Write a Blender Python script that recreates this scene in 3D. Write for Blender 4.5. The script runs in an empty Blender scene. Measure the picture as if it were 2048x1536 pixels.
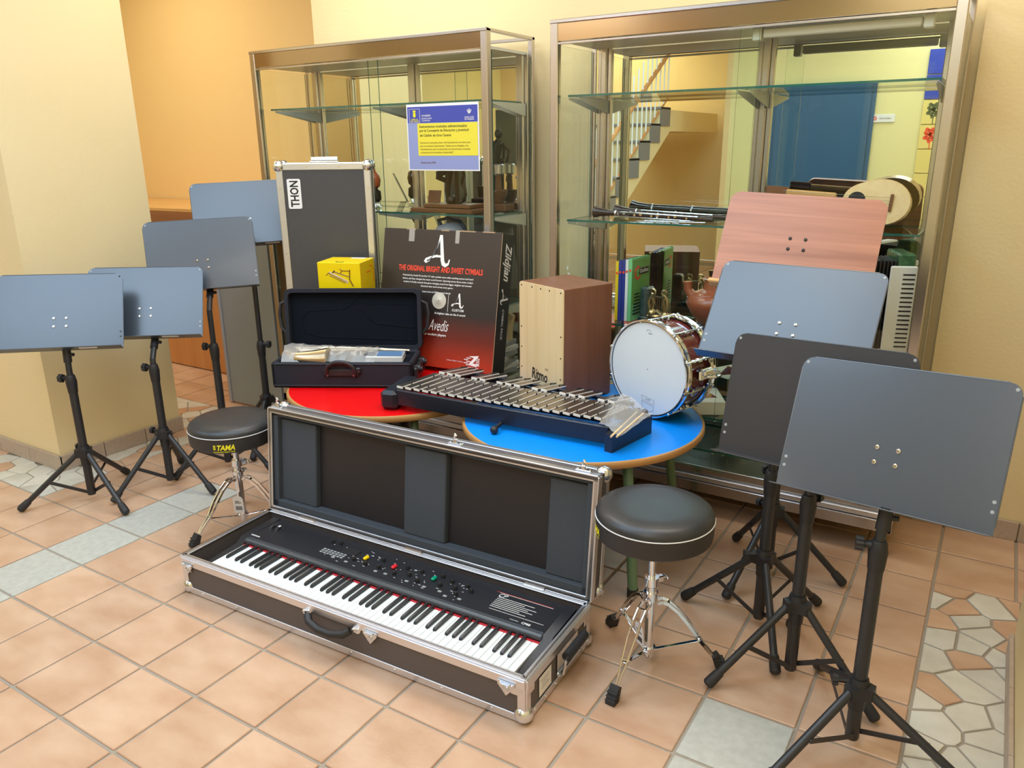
import bpy, bmesh, math, random
from mathutils import Matrix, Vector
random.seed(7)
PI = math.pi
R_ = math.radians
SC = bpy.context.scene
COL = SC.collection

# ------------------------------------------------------------------ camera, world, lights, exposure
cam_data = bpy.data.cameras.new('camera')
cam_data.sensor_fit = 'HORIZONTAL'
cam_data.sensor_width = 36.0
cam_data.lens = 36.0 * 1551.81 / 2048.0
cam_data.clip_start = 0.02
cam = bpy.data.objects.new('camera', cam_data)
COL.objects.link(cam)
_w = Vector((1.81755177, 0.50936941, -0.39140442))
_Rm = Matrix.Rotation(_w.length, 3, _w.normalized())      # rows: right, down, forward
_r, _d, _f = _Rm[0], _Rm[1], _Rm[2]
cam.matrix_world = Matrix(((_r[0], -_d[0], -_f[0], 3.01922), (_r[1], -_d[1], -_f[1], -1.34885),
                           (_r[2], -_d[2], -_f[2], 1.49892), (0, 0, 0, 1)))
SC.camera = cam

world = bpy.data.worlds.new('world')
SC.world = world
world.use_nodes = True
world.node_tree.nodes['Background'].inputs[0].default_value = (0.80, 0.90, 1.0, 1)
world.node_tree.nodes['Background'].inputs[1].default_value = 1.0

def area(name, loc, size, power, color, target=None):
    l = bpy.data.lights.new(name, 'AREA'); l.shape = 'RECTANGLE'; l.size, l.size_y = size
    l.energy = power; l.color = color
    o = bpy.data.objects.new(name, l); COL.objects.link(o); o.location = loc
    d = (Vector(target) - Vector(loc)) if target else Vector((0, 0, -1))
    o.rotation_euler = d.to_track_quat('-Z', 'Y').to_euler()
    return o
area('skylight', (0.50, -1.30, 2.93), (1.2, 1.7), 32, (0.54, 0.76, 1.0))
area('skylight', (1.45, 0.05, 2.93), (2.1, 0.9), 27, (0.54, 0.76, 1.0))
area('ceiling_fill', (2.6, -1.3, 2.93), (0.8, 0.8), 11, (1.0, 0.93, 0.84))  # fill light added at the ceiling, no fitting known here
area('skylight_side', (-1.7, -1.5, 2.93), (1.4, 1.8), 26, (0.72, 0.86, 1.0))
area('ceiling_fill', (-2.1, 1.5, 2.93), (0.9, 1.2), 20, (1.0, 0.84, 0.60))  # added warm fill, turns the recess wall orange
area('ceiling_fill', (2.5, 1.0, 2.93), (1.2, 0.8), 18, (1.0, 0.92, 0.80))  # added fill over the right stands
area('ceiling_fill', (0.3, 1.2, 2.93), (1.2, 0.8), 18, (0.98, 0.95, 0.90))  # added fill over the tables
area('hall_fill', (2.6, -2.9, 2.93), (1.4, 0.8), 20, (0.92, 0.95, 1.0))  # unseen fill added to brighten the door in the mirrors
area('hall_fill', (-1.6, -4.3, 2.93), (1.6, 0.8), 22, (1.0, 0.90, 0.72))  # unseen fill added to brighten the stairs in the mirrors
SC.view_settings.view_transform = 'Standard'
SC.view_settings.look = 'None'
SC.view_settings.gamma = 1
SC.view_settings.use_curve_mapping = False
SC.view_settings.exposure = 0.44
SC.cycles.max_bounces = 14
SC.cycles.diffuse_bounces = 5
SC.cycles.glossy_bounces = 6
SC.cycles.transparent_max_bounces = 32
SC.cycles.caustics_reflective = False
SC.cycles.caustics_refractive = False
SC.cycles.use_denoising = True

# ------------------------------------------------------------------ materials
MATS = {}
def mat(name, col, rough=0.5, metal=0.0, noise=None, bump=None, spec=None, coat=0.0, sheen=0, vary=0.0, emit=None):
    m = bpy.data.materials.new(name); m.use_nodes = True
    nt = m.node_tree; n = nt.nodes; b = n['Principled BSDF']
    b.inputs['Base Color'].default_value = (*col, 1)
    b.inputs['Roughness'].default_value = rough
    b.inputs['Metallic'].default_value = metal
    if spec is not None: b.inputs['Specular IOR Level'].default_value = spec
    if coat: b.inputs['Coat Weight'].default_value = coat; b.inputs['Coat Roughness'].default_value = 0.08
    if sheen: b.inputs['Sheen Weight'].default_value = sheen
    if emit: b.inputs['Emission Color'].default_value = (*emit[0], 1); b.inputs['Emission Strength'].default_value = emit[1]
    geo = n.new('ShaderNodeNewGeometry')
    src = None
    if noise:
        # noise = (scale vector, second colour, detail)
        sc, col2, det = noise
        mp = n.new('ShaderNodeMapping'); mp.inputs['Scale'].default_value = sc
        nt.links.new(geo.outputs['Position'], mp.inputs['Vector'])
        nz = n.new('ShaderNodeTexNoise'); nz.inputs['Scale'].default_value = 1.0; nz.inputs['Detail'].default_value = det
        nt.links.new(mp.outputs[0], nz.inputs['Vector'])
        rp = n.new('ShaderNodeValToRGB')
        rp.color_ramp.elements[0].position = 0.33; rp.color_ramp.elements[0].color = (*col, 1)
        rp.color_ramp.elements[1].position = 0.67; rp.color_ramp.elements[1].color = (*col2, 1)
        nt.links.new(nz.outputs[0], rp.inputs[0]); src = rp.outputs[0]
    if vary:
        oi = n.new('ShaderNodeObjectInfo'); hs = n.new('ShaderNodeHueSaturation')
        mr = n.new('ShaderNodeMapRange'); mr.inputs['To Min'].default_value = 1 - vary; mr.inputs['To Max'].default_value = 1 + vary
        nt.links.new(oi.outputs['Random'], mr.inputs['Value']); nt.links.new(mr.outputs[0], hs.inputs['Value'])
        if src: nt.links.new(src, hs.inputs['Color'])
        else: hs.inputs['Color'].default_value = (*col, 1)
        src = hs.outputs[0]
    if src: nt.links.new(src, b.inputs['Base Color'])
    if bump:
        sc, st = bump
        nz = n.new('ShaderNodeTexNoise'); nz.inputs['Scale'].default_value = sc; nz.inputs['Detail'].default_value = 4
        nt.links.new(geo.outputs['Position'], nz.inputs['Vector'])
        bp = n.new('ShaderNodeBump'); bp.inputs['Strength'].default_value = st; bp.inputs['Distance'].default_value = 0.004
        nt.links.new(nz.outputs[0], bp.inputs['Height']); nt.links.new(bp.outputs[0], b.inputs['Normal'])
    MATS[name] = m
    return m

def wood(name, c1, c2, axis, rough=0.35, freq=55, coat=0.0):
    # axis: direction along the grain in object coordinates (0, 1, 2)
    m = mat(name, c1, rough, coat=coat); nt = m.node_tree; n = nt.nodes; b = n['Principled BSDF']
    tc = n.new('ShaderNodeTexCoord'); mp = n.new('ShaderNodeMapping')
    s = [freq] * 3; s[axis] = freq * 0.05; mp.inputs['Scale'].default_value = s
    nt.links.new(tc.outputs['Object'], mp.inputs['Vector'])
    nz = n.new('ShaderNodeTexNoise'); nz.inputs['Scale'].default_value = 1; nz.inputs['Detail'].default_value = 5; nz.inputs['Distortion'].default_value = 0.6
    nt.links.new(mp.outputs[0], nz.inputs['Vector'])
    rp = n.new('ShaderNodeValToRGB'); rp.color_ramp.elements[0].position = 0.3; rp.color_ramp.elements[1].position = 0.72
    rp.color_ramp.elements[0].color = (*c1, 1); rp.color_ramp.elements[1].color = (*c2, 1)
    nt.links.new(nz.outputs[0], rp.inputs[0]); nt.links.new(rp.outputs[0], b.inputs['Base Color'])
    return m

def glass(name, tint, refl=0.9, rough=0.02):
    m = bpy.data.materials.new(name); m.use_nodes = True; nt = m.node_tree; n = nt.nodes; n.clear()
    out = n.new('ShaderNodeOutputMaterial'); mix = n.new('ShaderNodeMixShader')
    tr = n.new('ShaderNodeBsdfTransparent'); tr.inputs[0].default_value = (*tint, 1)
    gl = n.new('ShaderNodeBsdfGlossy'); gl.inputs['Color'].default_value = (refl, refl, refl, 1); gl.inputs['Roughness'].default_value = rough
    fr = n.new('ShaderNodeFresnel'); fr.inputs[0].default_value = 1.45
    ge = n.new('ShaderNodeNewGeometry'); mu = n.new('ShaderNodeMath'); mu.operation = 'SUBTRACT'; mu.inputs[0].default_value = 1.0
    nt.links.new(ge.outputs['Backfacing'], mu.inputs[1]); m2 = n.new('ShaderNodeMath'); m2.operation = 'MULTIPLY'
    nt.links.new(fr.outputs[0], m2.inputs[0]); nt.links.new(mu.outputs[0], m2.inputs[1])
    nt.links.new(m2.outputs[0], mix.inputs[0]); nt.links.new(tr.outputs[0], mix.inputs[1]); nt.links.new(gl.outputs[0], mix.inputs[2])
    nt.links.new(mix.outputs[0], out.inputs[0])
    MATS[name] = m
    return m

W_YEL = (0.80, 0.66, 0.37)
mat('plaster', W_YEL, 0.75, noise=((1.5, 1.5, 1.5), (0.83, 0.69, 0.41), 3), bump=(70, 0.25))
mat('plaster_warm_lit', (0.80, 0.61, 0.31), 0.75, bump=(70, 0.2))  # same wall plaster, with warm light put into its colour
mat('plaster_pale', (0.80, 0.74, 0.38), 0.75)
mat('ceiling_white', (0.80, 0.78, 0.72), 0.8)
mat('grout', (0.36, 0.31, 0.25), 0.9, bump=(300, 0.4))
mat('terracotta', (0.54, 0.325, 0.205), 0.30, noise=((5, 9, 5), (0.66, 0.445, 0.305), 5), bump=(60, 0.12), vary=0.06)
mat('tile_grey', (0.47, 0.475, 0.43), 0.4, noise=((40, 40, 40), (0.55, 0.55, 0.50), 5), vary=0.03)
mat('mosaic_cream', (0.62, 0.60, 0.52), 0.42, noise=((14, 14, 14), (0.70, 0.68, 0.60), 4), vary=0.08)
mat('base_tile', (0.50, 0.40, 0.31), 0.45, noise=((60, 60, 60), (0.44, 0.35, 0.28), 4), vary=0.03)
mat('alu', (0.58, 0.55, 0.54), 0.26, 1.0)
mat('alu_bright', (0.78, 0.80, 0.86), 0.36, 1.0)
mat('alu_gold', (0.44, 0.34, 0.235), 0.16, 1.0)
mat('alu_dark', (0.30, 0.28, 0.26), 0.4, 1.0)
mat('chrome', (0.80, 0.83, 0.90), 0.08, 1.0)
mat('steel', (0.74, 0.78, 0.84), 0.22, 1.0)
mat('mirror', (0.88, 0.92, 0.84), 0.0, 1.0)
mat('black_paint', (0.022, 0.023, 0.026), 0.38)
mat('desk_blue_sheen', (0.038, 0.053, 0.076), 0.32, spec=0.9, coat=0.12)  # black paint with the blue reflected sheen put into its base colour
mat('desk_no_sheen', (0.035, 0.034, 0.038), 0.45)  # same black paint, coloured as where no blue light is reflected
mat('black_plastic', (0.016, 0.016, 0.019), 0.48)
mat('oboe_wood', (0.035, 0.020, 0.018), 0.25)
mat('rubber', (0.02, 0.02, 0.022), 0.6)
mat('vinyl', (0.030, 0.031, 0.034), 0.36, bump=(500, 0.1))
mat('vinyl_side', (0.028, 0.026, 0.028), 0.5)
mat('white', (0.82, 0.83, 0.84), 0.45)
mat('white_key', (0.84, 0.88, 0.88), 0.25)
mat('black_key', (0.020, 0.020, 0.023), 0.3)
mat('piano_black', (0.014, 0.015, 0.020), 0.38)
mat('piano_slip', (0.055, 0.062, 0.070), 0.3)
mat('case_brown', (0.098, 0.086, 0.088), 0.5, bump=(260, 0.2))
mat('case_inner', (0.020, 0.017, 0.019), 0.5)
mat('case_grey', (0.062, 0.060, 0.062), 0.5, bump=(260, 0.2))
mat('foam', (0.062, 0.072, 0.088), 0.95, bump=(700, 0.5))
mat('fabric_black', (0.019, 0.021, 0.031), 0.8, spec=0.3, bump=(600, 0.3))
mat('velvet', (0.005, 0.0075, 0.013), 0.9, spec=0.15)
mat('red_top', (0.78, 0.004, 0.006), 0.3)
mat('blue_top', (0.0, 0.27, 0.95), 0.35)
mat('table_edge', (0.50, 0.26, 0.09), 0.35)
mat('table_green', (0.16, 0.27, 0.15), 0.35)
wood('maple', (0.84, 0.67, 0.40), (0.76, 0.57, 0.30), 2, 0.4, 30)
wood('brown_wood', (0.19, 0.080, 0.045), (0.235, 0.105, 0.060), 2, 0.42, 25)
wood('desk_wood', (0.47, 0.215, 0.130), (0.27, 0.105, 0.058), 0, 0.34, 24)
wood('counter_wood', (0.60, 0.27, 0.09), (0.50, 0.21, 0.065), 2, 0.4, 12)
wood('counter_dark', (0.30, 0.12, 0.05), (0.24, 0.09, 0.04), 0, 0.4, 12)
wood('light_wood', (0.72, 0.44, 0.17), (0.60, 0.34, 0.12), 0, 0.35, 30, coat=0.3)
wood('dark_wood', (0.20, 0.085, 0.035), (0.13, 0.05, 0.02), 0, 0.3, 60)
mat('panel_grey', (0.32, 0.36, 0.37), 0.55)
mat('panel_edge', (0.42, 0.42, 0.46), 0.4)
mat('maroon', (0.115, 0.018, 0.016), 0.12, coat=0.7, noise=((60, 60, 60), (0.19, 0.04, 0.03), 3))
mat('drum_head', (0.74, 0.80, 0.84), 0.5)
mat('bar_metal', (0.40, 0.38, 0.36), 0.30, 1.0)
mat('bar_gleam', (0.88, 0.84, 0.78), 0.35)  # shine of the polished bevels painted as a pale non-metal colour
mat('glock_body', (0.015, 0.017, 0.026), 0.32)
mat('carton_black', (0.018, 0.019, 0.02), 0.35)
mat('carton_raw', (0.42, 0.28, 0.16), 0.7)
mat('yellow_card', (0.90, 0.66, 0.0), 0.35)
mat('ink_black', (0.012, 0.012, 0.014), 0.5)
mat('ink_white', (0.85, 0.85, 0.85), 0.5)
mat('ink_grey', (0.35, 0.37, 0.40), 0.5)
mat('ink_cymbal', (0.55, 0.53, 0.45), 0.4)
mat('ink_red', (0.85, 0.07, 0.03), 0.5)
mat('ink_yellow', (0.85, 0.78, 0.02), 0.5)
mat('felt_red', (0.45, 0.01, 0.02), 0.8)
mat('button_yellow', (0.9, 0.62, 0.0), 0.3)
mat('button_red', (0.75, 0.02, 0.03), 0.3)
mat('button_green', (0.0, 0.30, 0.17), 0.3)
mat('button_grey', (0.30, 0.32, 0.34), 0.4)
mat('paper', (0.78, 0.78, 0.80), 0.7)
mat('poster_blue', (0.055, 0.075, 0.40), 0.4)
mat('poster_light', (0.27, 0.32, 0.60), 0.4)
mat('poster_yellow', (0.80, 0.70, 0.06), 0.4)
mat('book_green', (0.17, 0.42, 0.11), 0.4)
mat('book_mint', (0.20, 0.60, 0.28), 0.4)
mat('book_yellow', (0.85, 0.62, 0.03), 0.4)
mat('book_blue', (0.03, 0.05, 0.30), 0.4)
mat('pages', (0.76, 0.74, 0.62), 0.8)
mat('marble_green', (0.020, 0.045, 0.045), 0.25, noise=((40, 40, 60), (0.05, 0.085, 0.08), 4))
mat('brass_old', (0.42, 0.34, 0.18), 0.3, 1.0)
mat('terracotta_pot', (0.30, 0.085, 0.040), 0.3, coat=0.3)
mat('bronze', (0.06, 0.045, 0.03), 0.4, 0.7)
mat('amber', (0.55, 0.10, 0.03), 0.15, coat=0.6)
mat('accordion_green', (0.03, 0.10, 0.05), 0.25, noise=((50, 50, 50), (0.07, 0.18, 0.09), 4))
mat('door_blue', (0.035, 0.115, 0.24), 0.35)
mat('art_blue', (0.03, 0.06, 0.45), 0.5)
mat('art_yellow', (0.80, 0.66, 0.22), 0.6)
mat('art_green', (0.10, 0.12, 0.05), 0.6)
mat('stair_grey', (0.20, 0.20, 0.22), 0.5)
mat('stick', (0.78, 0.60, 0.36), 0.5)
mat('mallet_head', (0.13, 0.13, 0.14), 0.35)
mat('brass_gold', (0.70, 0.60, 0.44), 0.26, 1.0)
mat('label_blue', (0.22, 0.42, 0.75), 0.3)
mat('vellum', (0.28, 0.19, 0.10), 0.6)
glass('glass', (0.975, 0.992, 0.972))
glass('glass_shelf', (0.95, 0.985, 0.965))
glass('film', (0.86, 0.87, 0.88), 0.95, 0.15)
m = mat('wrap', (0.62, 0.60, 0.56), 0.18, spec=0.9); nt = m.node_tree; n = nt.nodes
mx_ = n.new('ShaderNodeMixShader'); tr_ = n.new('ShaderNodeBsdfTransparent'); tr_.inputs[0].default_value = (0.93, 0.93, 0.93, 1); mx_.inputs[0].default_value = 0.42
nt.links.new(tr_.outputs[0], mx_.inputs[1]); nt.links.new(n['Principled BSDF'].outputs[0], mx_.inputs[2]); nt.links.new(mx_.outputs[0], n['Material Output'].inputs[0])
mat('glass_edge', (0.02, 0.13, 0.11), 0.12, spec=0.8)
mat('bracket_white', (0.62, 0.64, 0.60), 0.35)
mat('lamp_white', (0.8, 0.8, 0.75), 0.4)

# ------------------------------------------------------------------ mesh helpers
def frame(o, x, y):
    """matrix with origin o, axes x, y and z = x cross y"""
    x = Vector(x).normalized(); y = Vector(y); y = (y - x * y.dot(x)).normalized(); z = x.cross(y)
    return Matrix(((x[0], y[0], z[0], o[0]), (x[1], y[1], z[1], o[1]), (x[2], y[2], z[2], o[2]), (0, 0, 0, 1)))

def T(x, y, z): return Matrix.Translation((x, y, z))
def RZ(a): return Matrix.Rotation(R_(a), 4, 'Z')
def RX(a): return Matrix.Rotation(R_(a), 4, 'X')
def RY(a): return Matrix.Rotation(R_(a), 4, 'Y')

class MB:
    def __init__(s): s.v = []; s.f = []; s.m = []; s.cur = 0
    def add(s, vs, fs, M=None, convex=False):
        vs = [Vector(v) for v in vs]
        if convex:
            c = sum(vs, Vector()) / len(vs); out = []
            for f in fs:
                a, b, d = vs[f[0]], vs[f[1]], vs[f[2]]
                nrm = (b - a).cross(d - a); mid = sum((vs[i] for i in f), Vector()) / len(f)
                out.append(f if nrm.dot(mid - c) >= 0 else tuple(reversed(f)))
            fs = out
        if M is not None: vs = [M @ v for v in vs]
        k = len(s.v); s.v += vs
        for f in fs: s.f.append(tuple(i + k for i in f)); s.m.append(s.cur)
        return s
    def box(s, c, d, M=None, b=0.0):
        h = [x / 2 for x in d]; b = min(b, min(h) * 0.95)
        S = (-1, 1); vs = []; idx = {}
        if b <= 0:
            for x in S:
                for y in S:
                    for z in S: vs.append((c[0] + x * h[0], c[1] + y * h[1], c[2] + z * h[2]))
            fs = [(0, 1, 3, 2), (4, 5, 7, 6), (0, 1, 5, 4), (2, 3, 7, 6), (0, 2, 6, 4), (1, 3, 7, 5)]
            return s.add(vs, fs, M, True)
        for x in S:
            for y in S:
                for z in S:
                    for a in range(3):
                        p = [x * h[0], y * h[1], z * h[2]]
                        for q in range(3):
                            if q != a: p[q] -= b * (x, y, z)[q]
                        idx[(x, y, z, a)] = len(vs); vs.append((c[0] + p[0], c[1] + p[1], c[2] + p[2]))
        fs = []
        for a in range(3):
            o = [q for q in range(3) if q != a]
            for sg in S:
                def key(u, w):
                    k = [0, 0, 0]; k[a] = sg; k[o[0]] = u; k[o[1]] = w; return idx[(*k, a)]
                fs.append((key(-1, -1), key(1, -1), key(1, 1), key(-1, 1)))
        for a in range(3):
            for q in range(a + 1, 3):
                r = 3 - a - q
                for sa in S:
                    for sq in S:
                        def kk(w, ax):
                            k = [0, 0, 0]; k[a] = sa; k[q] = sq; k[r] = w; return idx[(*k, ax)]
                        fs.append((kk(-1, a), kk(1, a), kk(1, q), kk(-1, q)))
        for x in S:
            for y in S:
                for z in S: fs.append(tuple(idx[(x, y, z, a)] for a in range(3)))
        return s.add(vs, fs, M, True)
    def bar(s, p0, p1, w, t, up=(0, 0, 1), b=0.0):
        """rectangular bar from p0 to p1, w across, t along up"""
        p0, p1 = Vector(p0), Vector(p1); L = (p1 - p0).length
        M = frame((p0 + p1) / 2, p1 - p0, Vector(up).cross(p1 - p0))
        return s.box((0, 0, 0), (L, w, t), M, b)
    def cyl(s, p0, p1, r, r1=None, n=14, caps=True):
        p0, p1 = Vector(p0), Vector(p1); r1 = r if r1 is None else r1
        return s.rings([(p0, r), (p1, r1)], (p1 - p0), n, caps)
    def rings(s, pr, d, n=14, caps=True):
        d = Vector(d).normalized(); a = d.orthogonal().normalized(); b = d.cross(a)
        k = len(s.v); vs = []; fs = []
        for p, r in pr:
            for i in range(n):
                t = 2 * PI * i / n; vs.append(Vector(p) + (a * math.cos(t) + b * math.sin(t)) * r)
        for j in range(len(pr) - 1):
            for i in range(n):
                i2 = (i + 1) % n; fs.append((j * n + i, j * n + i2, (j + 1) * n + i2, (j + 1) * n + i))
        if caps:
            fs.append(tuple(reversed(range(n)))); fs.append(tuple((len(pr) - 1) * n + i for i in range(n)))
        return s.add(vs, fs)
    def tube(s, pts, r, n=8, caps=True):
        pts = [Vector(p) for p in pts]; rr = r if isinstance(r, (list, tuple)) else [r] * len(pts)
        vs = []; fs = []; a = None
        for j, p in enumerate(pts):
            d = (pts[min(j + 1, len(pts) - 1)] - pts[max(j - 1, 0)]).normalized()
            if a is None: a = d.orthogonal().normalized()
            else: a = (a - d * a.dot(d)).normalized()
            b = d.cross(a)
            for i in range(n):
                t = 2 * PI * i / n; vs.append(p + (a * math.cos(t) + b * math.sin(t)) * rr[j])
        for j in range(len(pts) - 1):
            for i in range(n):
                i2 = (i + 1) % n; fs.append((j * n + i, j * n + i2, (j + 1) * n + i2, (j + 1) * n + i))
        if caps: fs.append(tuple(reversed(range(n)))); fs.append(tuple((len(pts) - 1) * n + i for i in range(n)))
        return s.add(vs, fs)
    def lathe(s, prof, n=24, M=None, caps=True):
        vs = []; fs = []
        for r, z in prof:
            for i in range(n):
                t = 2 * PI * i / n; vs.append((r * math.cos(t), r * math.sin(t), z))
        for j in range(len(prof) - 1):
            for i in range(n):
                i2 = (i + 1) % n; fs.append((j * n + i, j * n + i2, (j + 1) * n + i2, (j + 1) * n + i))
        if caps:
            fs.append(tuple(reversed(range(n)))); fs.append(tuple((len(prof) - 1) * n + i for i in range(n)))
        return s.add(vs, fs, M)
    def prism(s, poly, z0, z1, M=None):
        n = len(poly); vs = [(x, y, z0) for x, y in poly] + [(x, y, z1) for x, y in poly]
        ar = sum(poly[i][0] * poly[(i + 1) % n][1] - poly[(i + 1) % n][0] * poly[i][1] for i in range(n))
        fs = [tuple(reversed(range(n))), tuple(range(n, 2 * n))] + [(i, (i + 1) % n, n + (i + 1) % n, n + i) for i in range(n)]
        if (ar < 0) != (z1 < z0): fs = [tuple(reversed(f)) for f in fs]
        return s.add(vs, fs, M)
    def ball(s, c, r, n=10, m=7, sc=(1, 1, 1)):
        prof = [(max(r * math.sin(PI * j / m), 1e-4), -r * math.cos(PI * j / m)) for j in range(m + 1)]
        return s.lathe(prof, n, Matrix.Translation(c) @ Matrix.Diagonal((*sc, 1)))
    def disc(s, c, r, nrm, n=10, t=0.0006):
        nrm = Vector(nrm).normalized(); return s.cyl(Vector(c), Vector(c) + nrm * t, r, n=n)
    def build(s, name, mats, parent=None, M=None, angle=35):
        me = bpy.data.meshes.new(name); me.from_pydata([tuple(v) for v in s.v], [], s.f)
        for m in (mats if isinstance(mats, (list, tuple)) else [mats]): me.materials.append(MATS[m])
        if len(me.materials) > 1: me.polygons.foreach_set('material_index', s.m)
        me.polygons.foreach_set('use_smooth', [True] * len(me.polygons))
        me.set_sharp_from_angle(angle=R_(angle)); me.update()
        o = bpy.data.objects.new(name, me); COL.objects.link(o)
        if parent is not None: o.parent = parent
        if M is not None: o.matrix_local = M
        return o

def rrect(w, h, r, n=5, top_only=False):
    pts = []
    for cx, cy, a0, rr in ((w/2, h/2, 0, r), (-w/2, h/2, 90, r), (-w/2, -h/2, 180, 0 if top_only else r), (w/2, -h/2, 270, 0 if top_only else r)):
        if rr <= 0: pts.append((cx, cy)); continue
        sx = -1 if cx > 0 else 1; sy = -1 if cy > 0 else 1
        for i in range(n + 1):
            a = R_(a0 + 90 * i / n); pts.append((cx + sx * rr + rr * math.cos(a), cy + sy * rr + rr * math.sin(a)))
    return pts

def tag(o, label=None, cat=None, group=None, kind=None):
    if label: o['label'] = label
    if cat: o['category'] = cat
    if group: o['group'] = group
    if kind: o['kind'] = kind
    return o
def empty(name, M, label, cat, group=None):
    o = bpy.data.objects.new(name, None); COL.objects.link(o); o.empty_display_size = 0.05
    o.matrix_world = M if isinstance(M, Matrix) else Matrix.Translation(M)
    return tag(o, label, cat, group)
def struct(o): o['kind'] = 'structure'; return o

_tc = {}
def text_geo(txt, shear=0.0, bold=0.0, spacing=1.0):
    key = (txt, shear, bold, spacing)
    if key in _tc: return _tc[key]
    cu = bpy.data.curves.new('t', 'FONT'); cu.body = txt; cu.shear = shear; cu.offset = bold; cu.space_character = spacing
    cu.resolution_u = 2; cu.size = 1.0; cu.align_x = 'LEFT'
    o = bpy.data.objects.new('t', cu); COL.objects.link(o)
    dg = bpy.context.evaluated_depsgraph_get(); me = o.evaluated_get(dg).to_mesh()
    vs = [v.co.copy() for v in me.vertices]; fs = [tuple(p.vertices) for p in me.polygons]
    o.evaluated_get(dg).to_mesh_clear(); bpy.data.objects.remove(o); bpy.data.curves.remove(cu)
    if not vs: vs = [Vector((0, 0, 0))]
    x0 = min(v.x for v in vs); x1 = max(v.x for v in vs); y0 = min(v.y for v in vs); y1 = max(v.y for v in vs)
    _tc[key] = (vs, fs, x0, x1, y0, y1)
    return _tc[key]
def put_text(mb, txt, M, width=None, height=None, shear=0.0, bold=0.0, spacing=1.0, align='C', wrap=None):
    """text in the xy plane of M, centred at the origin (or left aligned); scaled to width and/or height"""
    vs, fs, x0, x1, y0, y1 = text_geo(txt, shear, bold, spacing)
    sx = width / (x1 - x0) if width else None; sy = height / (y1 - y0) if height else None
    if sx is None: sx = sy
    if sy is None: sy = sx
    ox = (x0 + x1) / 2 if align == 'C' else x0
    pts = [((v.x - ox) * sx, (v.y - (y0 + y1) / 2) * sy, 0.0) for v in vs]
    if wrap:   # wrap = (radius, centre angle): text on a vertical cylinder about M's origin
        r, a0 = wrap; pts = [(r * math.cos(a0 + x / r), r * math.sin(a0 + x / r), y) for x, y, _ in pts]
    mb.add(pts, fs, M)
    return mb

# ------------------------------------------------------------------ the setting
# floor: grout bed + individual tiles
fl = MB().box((0.1, -1.0, -0.03), (7.4, 7.6, 0.05)).build('floor', 'grout'); struct(fl)
P = 0.25; G = 0.0045
def tile_mesh(sx, sy, name, m):
    mb = MB().box((0, 0, 0), (sx, sy, 0.010), None, 0.0022)
    o = mb.build(name, m, fl); return o
_proto = {}
def place_tile(kind, m, x, y, sx=P, sy=P):
    key = (kind, m, round(sx, 3), round(sy, 3))
    if key not in _proto:
        o = tile_mesh(sx - 2 * G, sy - 2 * G, kind, m); _proto[key] = o
    else:
        o = _proto[key].copy(); COL.objects.link(o)
    o.parent = fl
    o.location = (x + random.uniform(-.0008, .0008), y + random.uniform(-.0008, .0008), -0.005 + random.uniform(-.0006, .0004))
    o.rotation_euler = (random.uniform(-.001, .001), random.uniform(-.001, .001), random.uniform(-.003, .003))
far = MB()
for i in range(-14, 15):
    for j in range(-18, 11):
        x0, y0 = i * P, j * P
        if x0 >= 3.0 - 1e-6 and not (y0 >= 1.5 - 1e-6): continue
        if x0 < -0.5 - 1e-6 and 0.25 - 1e-6 <= y0 < 1.5 - 1e-6: continue
        near = (y0 + x0 * 0.55 >= -0.75) and (x0 >= -1.6) and y0 < 2.0 and y0 > -1.1 or (x0 >= -2.4 and 1.5 <= y0 < 2.0 and x0 < 0)
        grey = (i == 0 and j <= 2) or (i == 10 and j <= 1)      # the two pale stripes
        if near: place_tile('grey_tile' if grey else 'terracotta_tile', 'tile_grey' if grey else 'terracotta', x0 + P / 2, y0 + P / 2)
        else: far.box((x0 + P / 2, y0 + P / 2, -0.005), (P - 2 * G, P - 2 * G, 0.010))
tag(far.build('distant_tile', 'terracotta', fl), kind='stuff')

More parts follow.
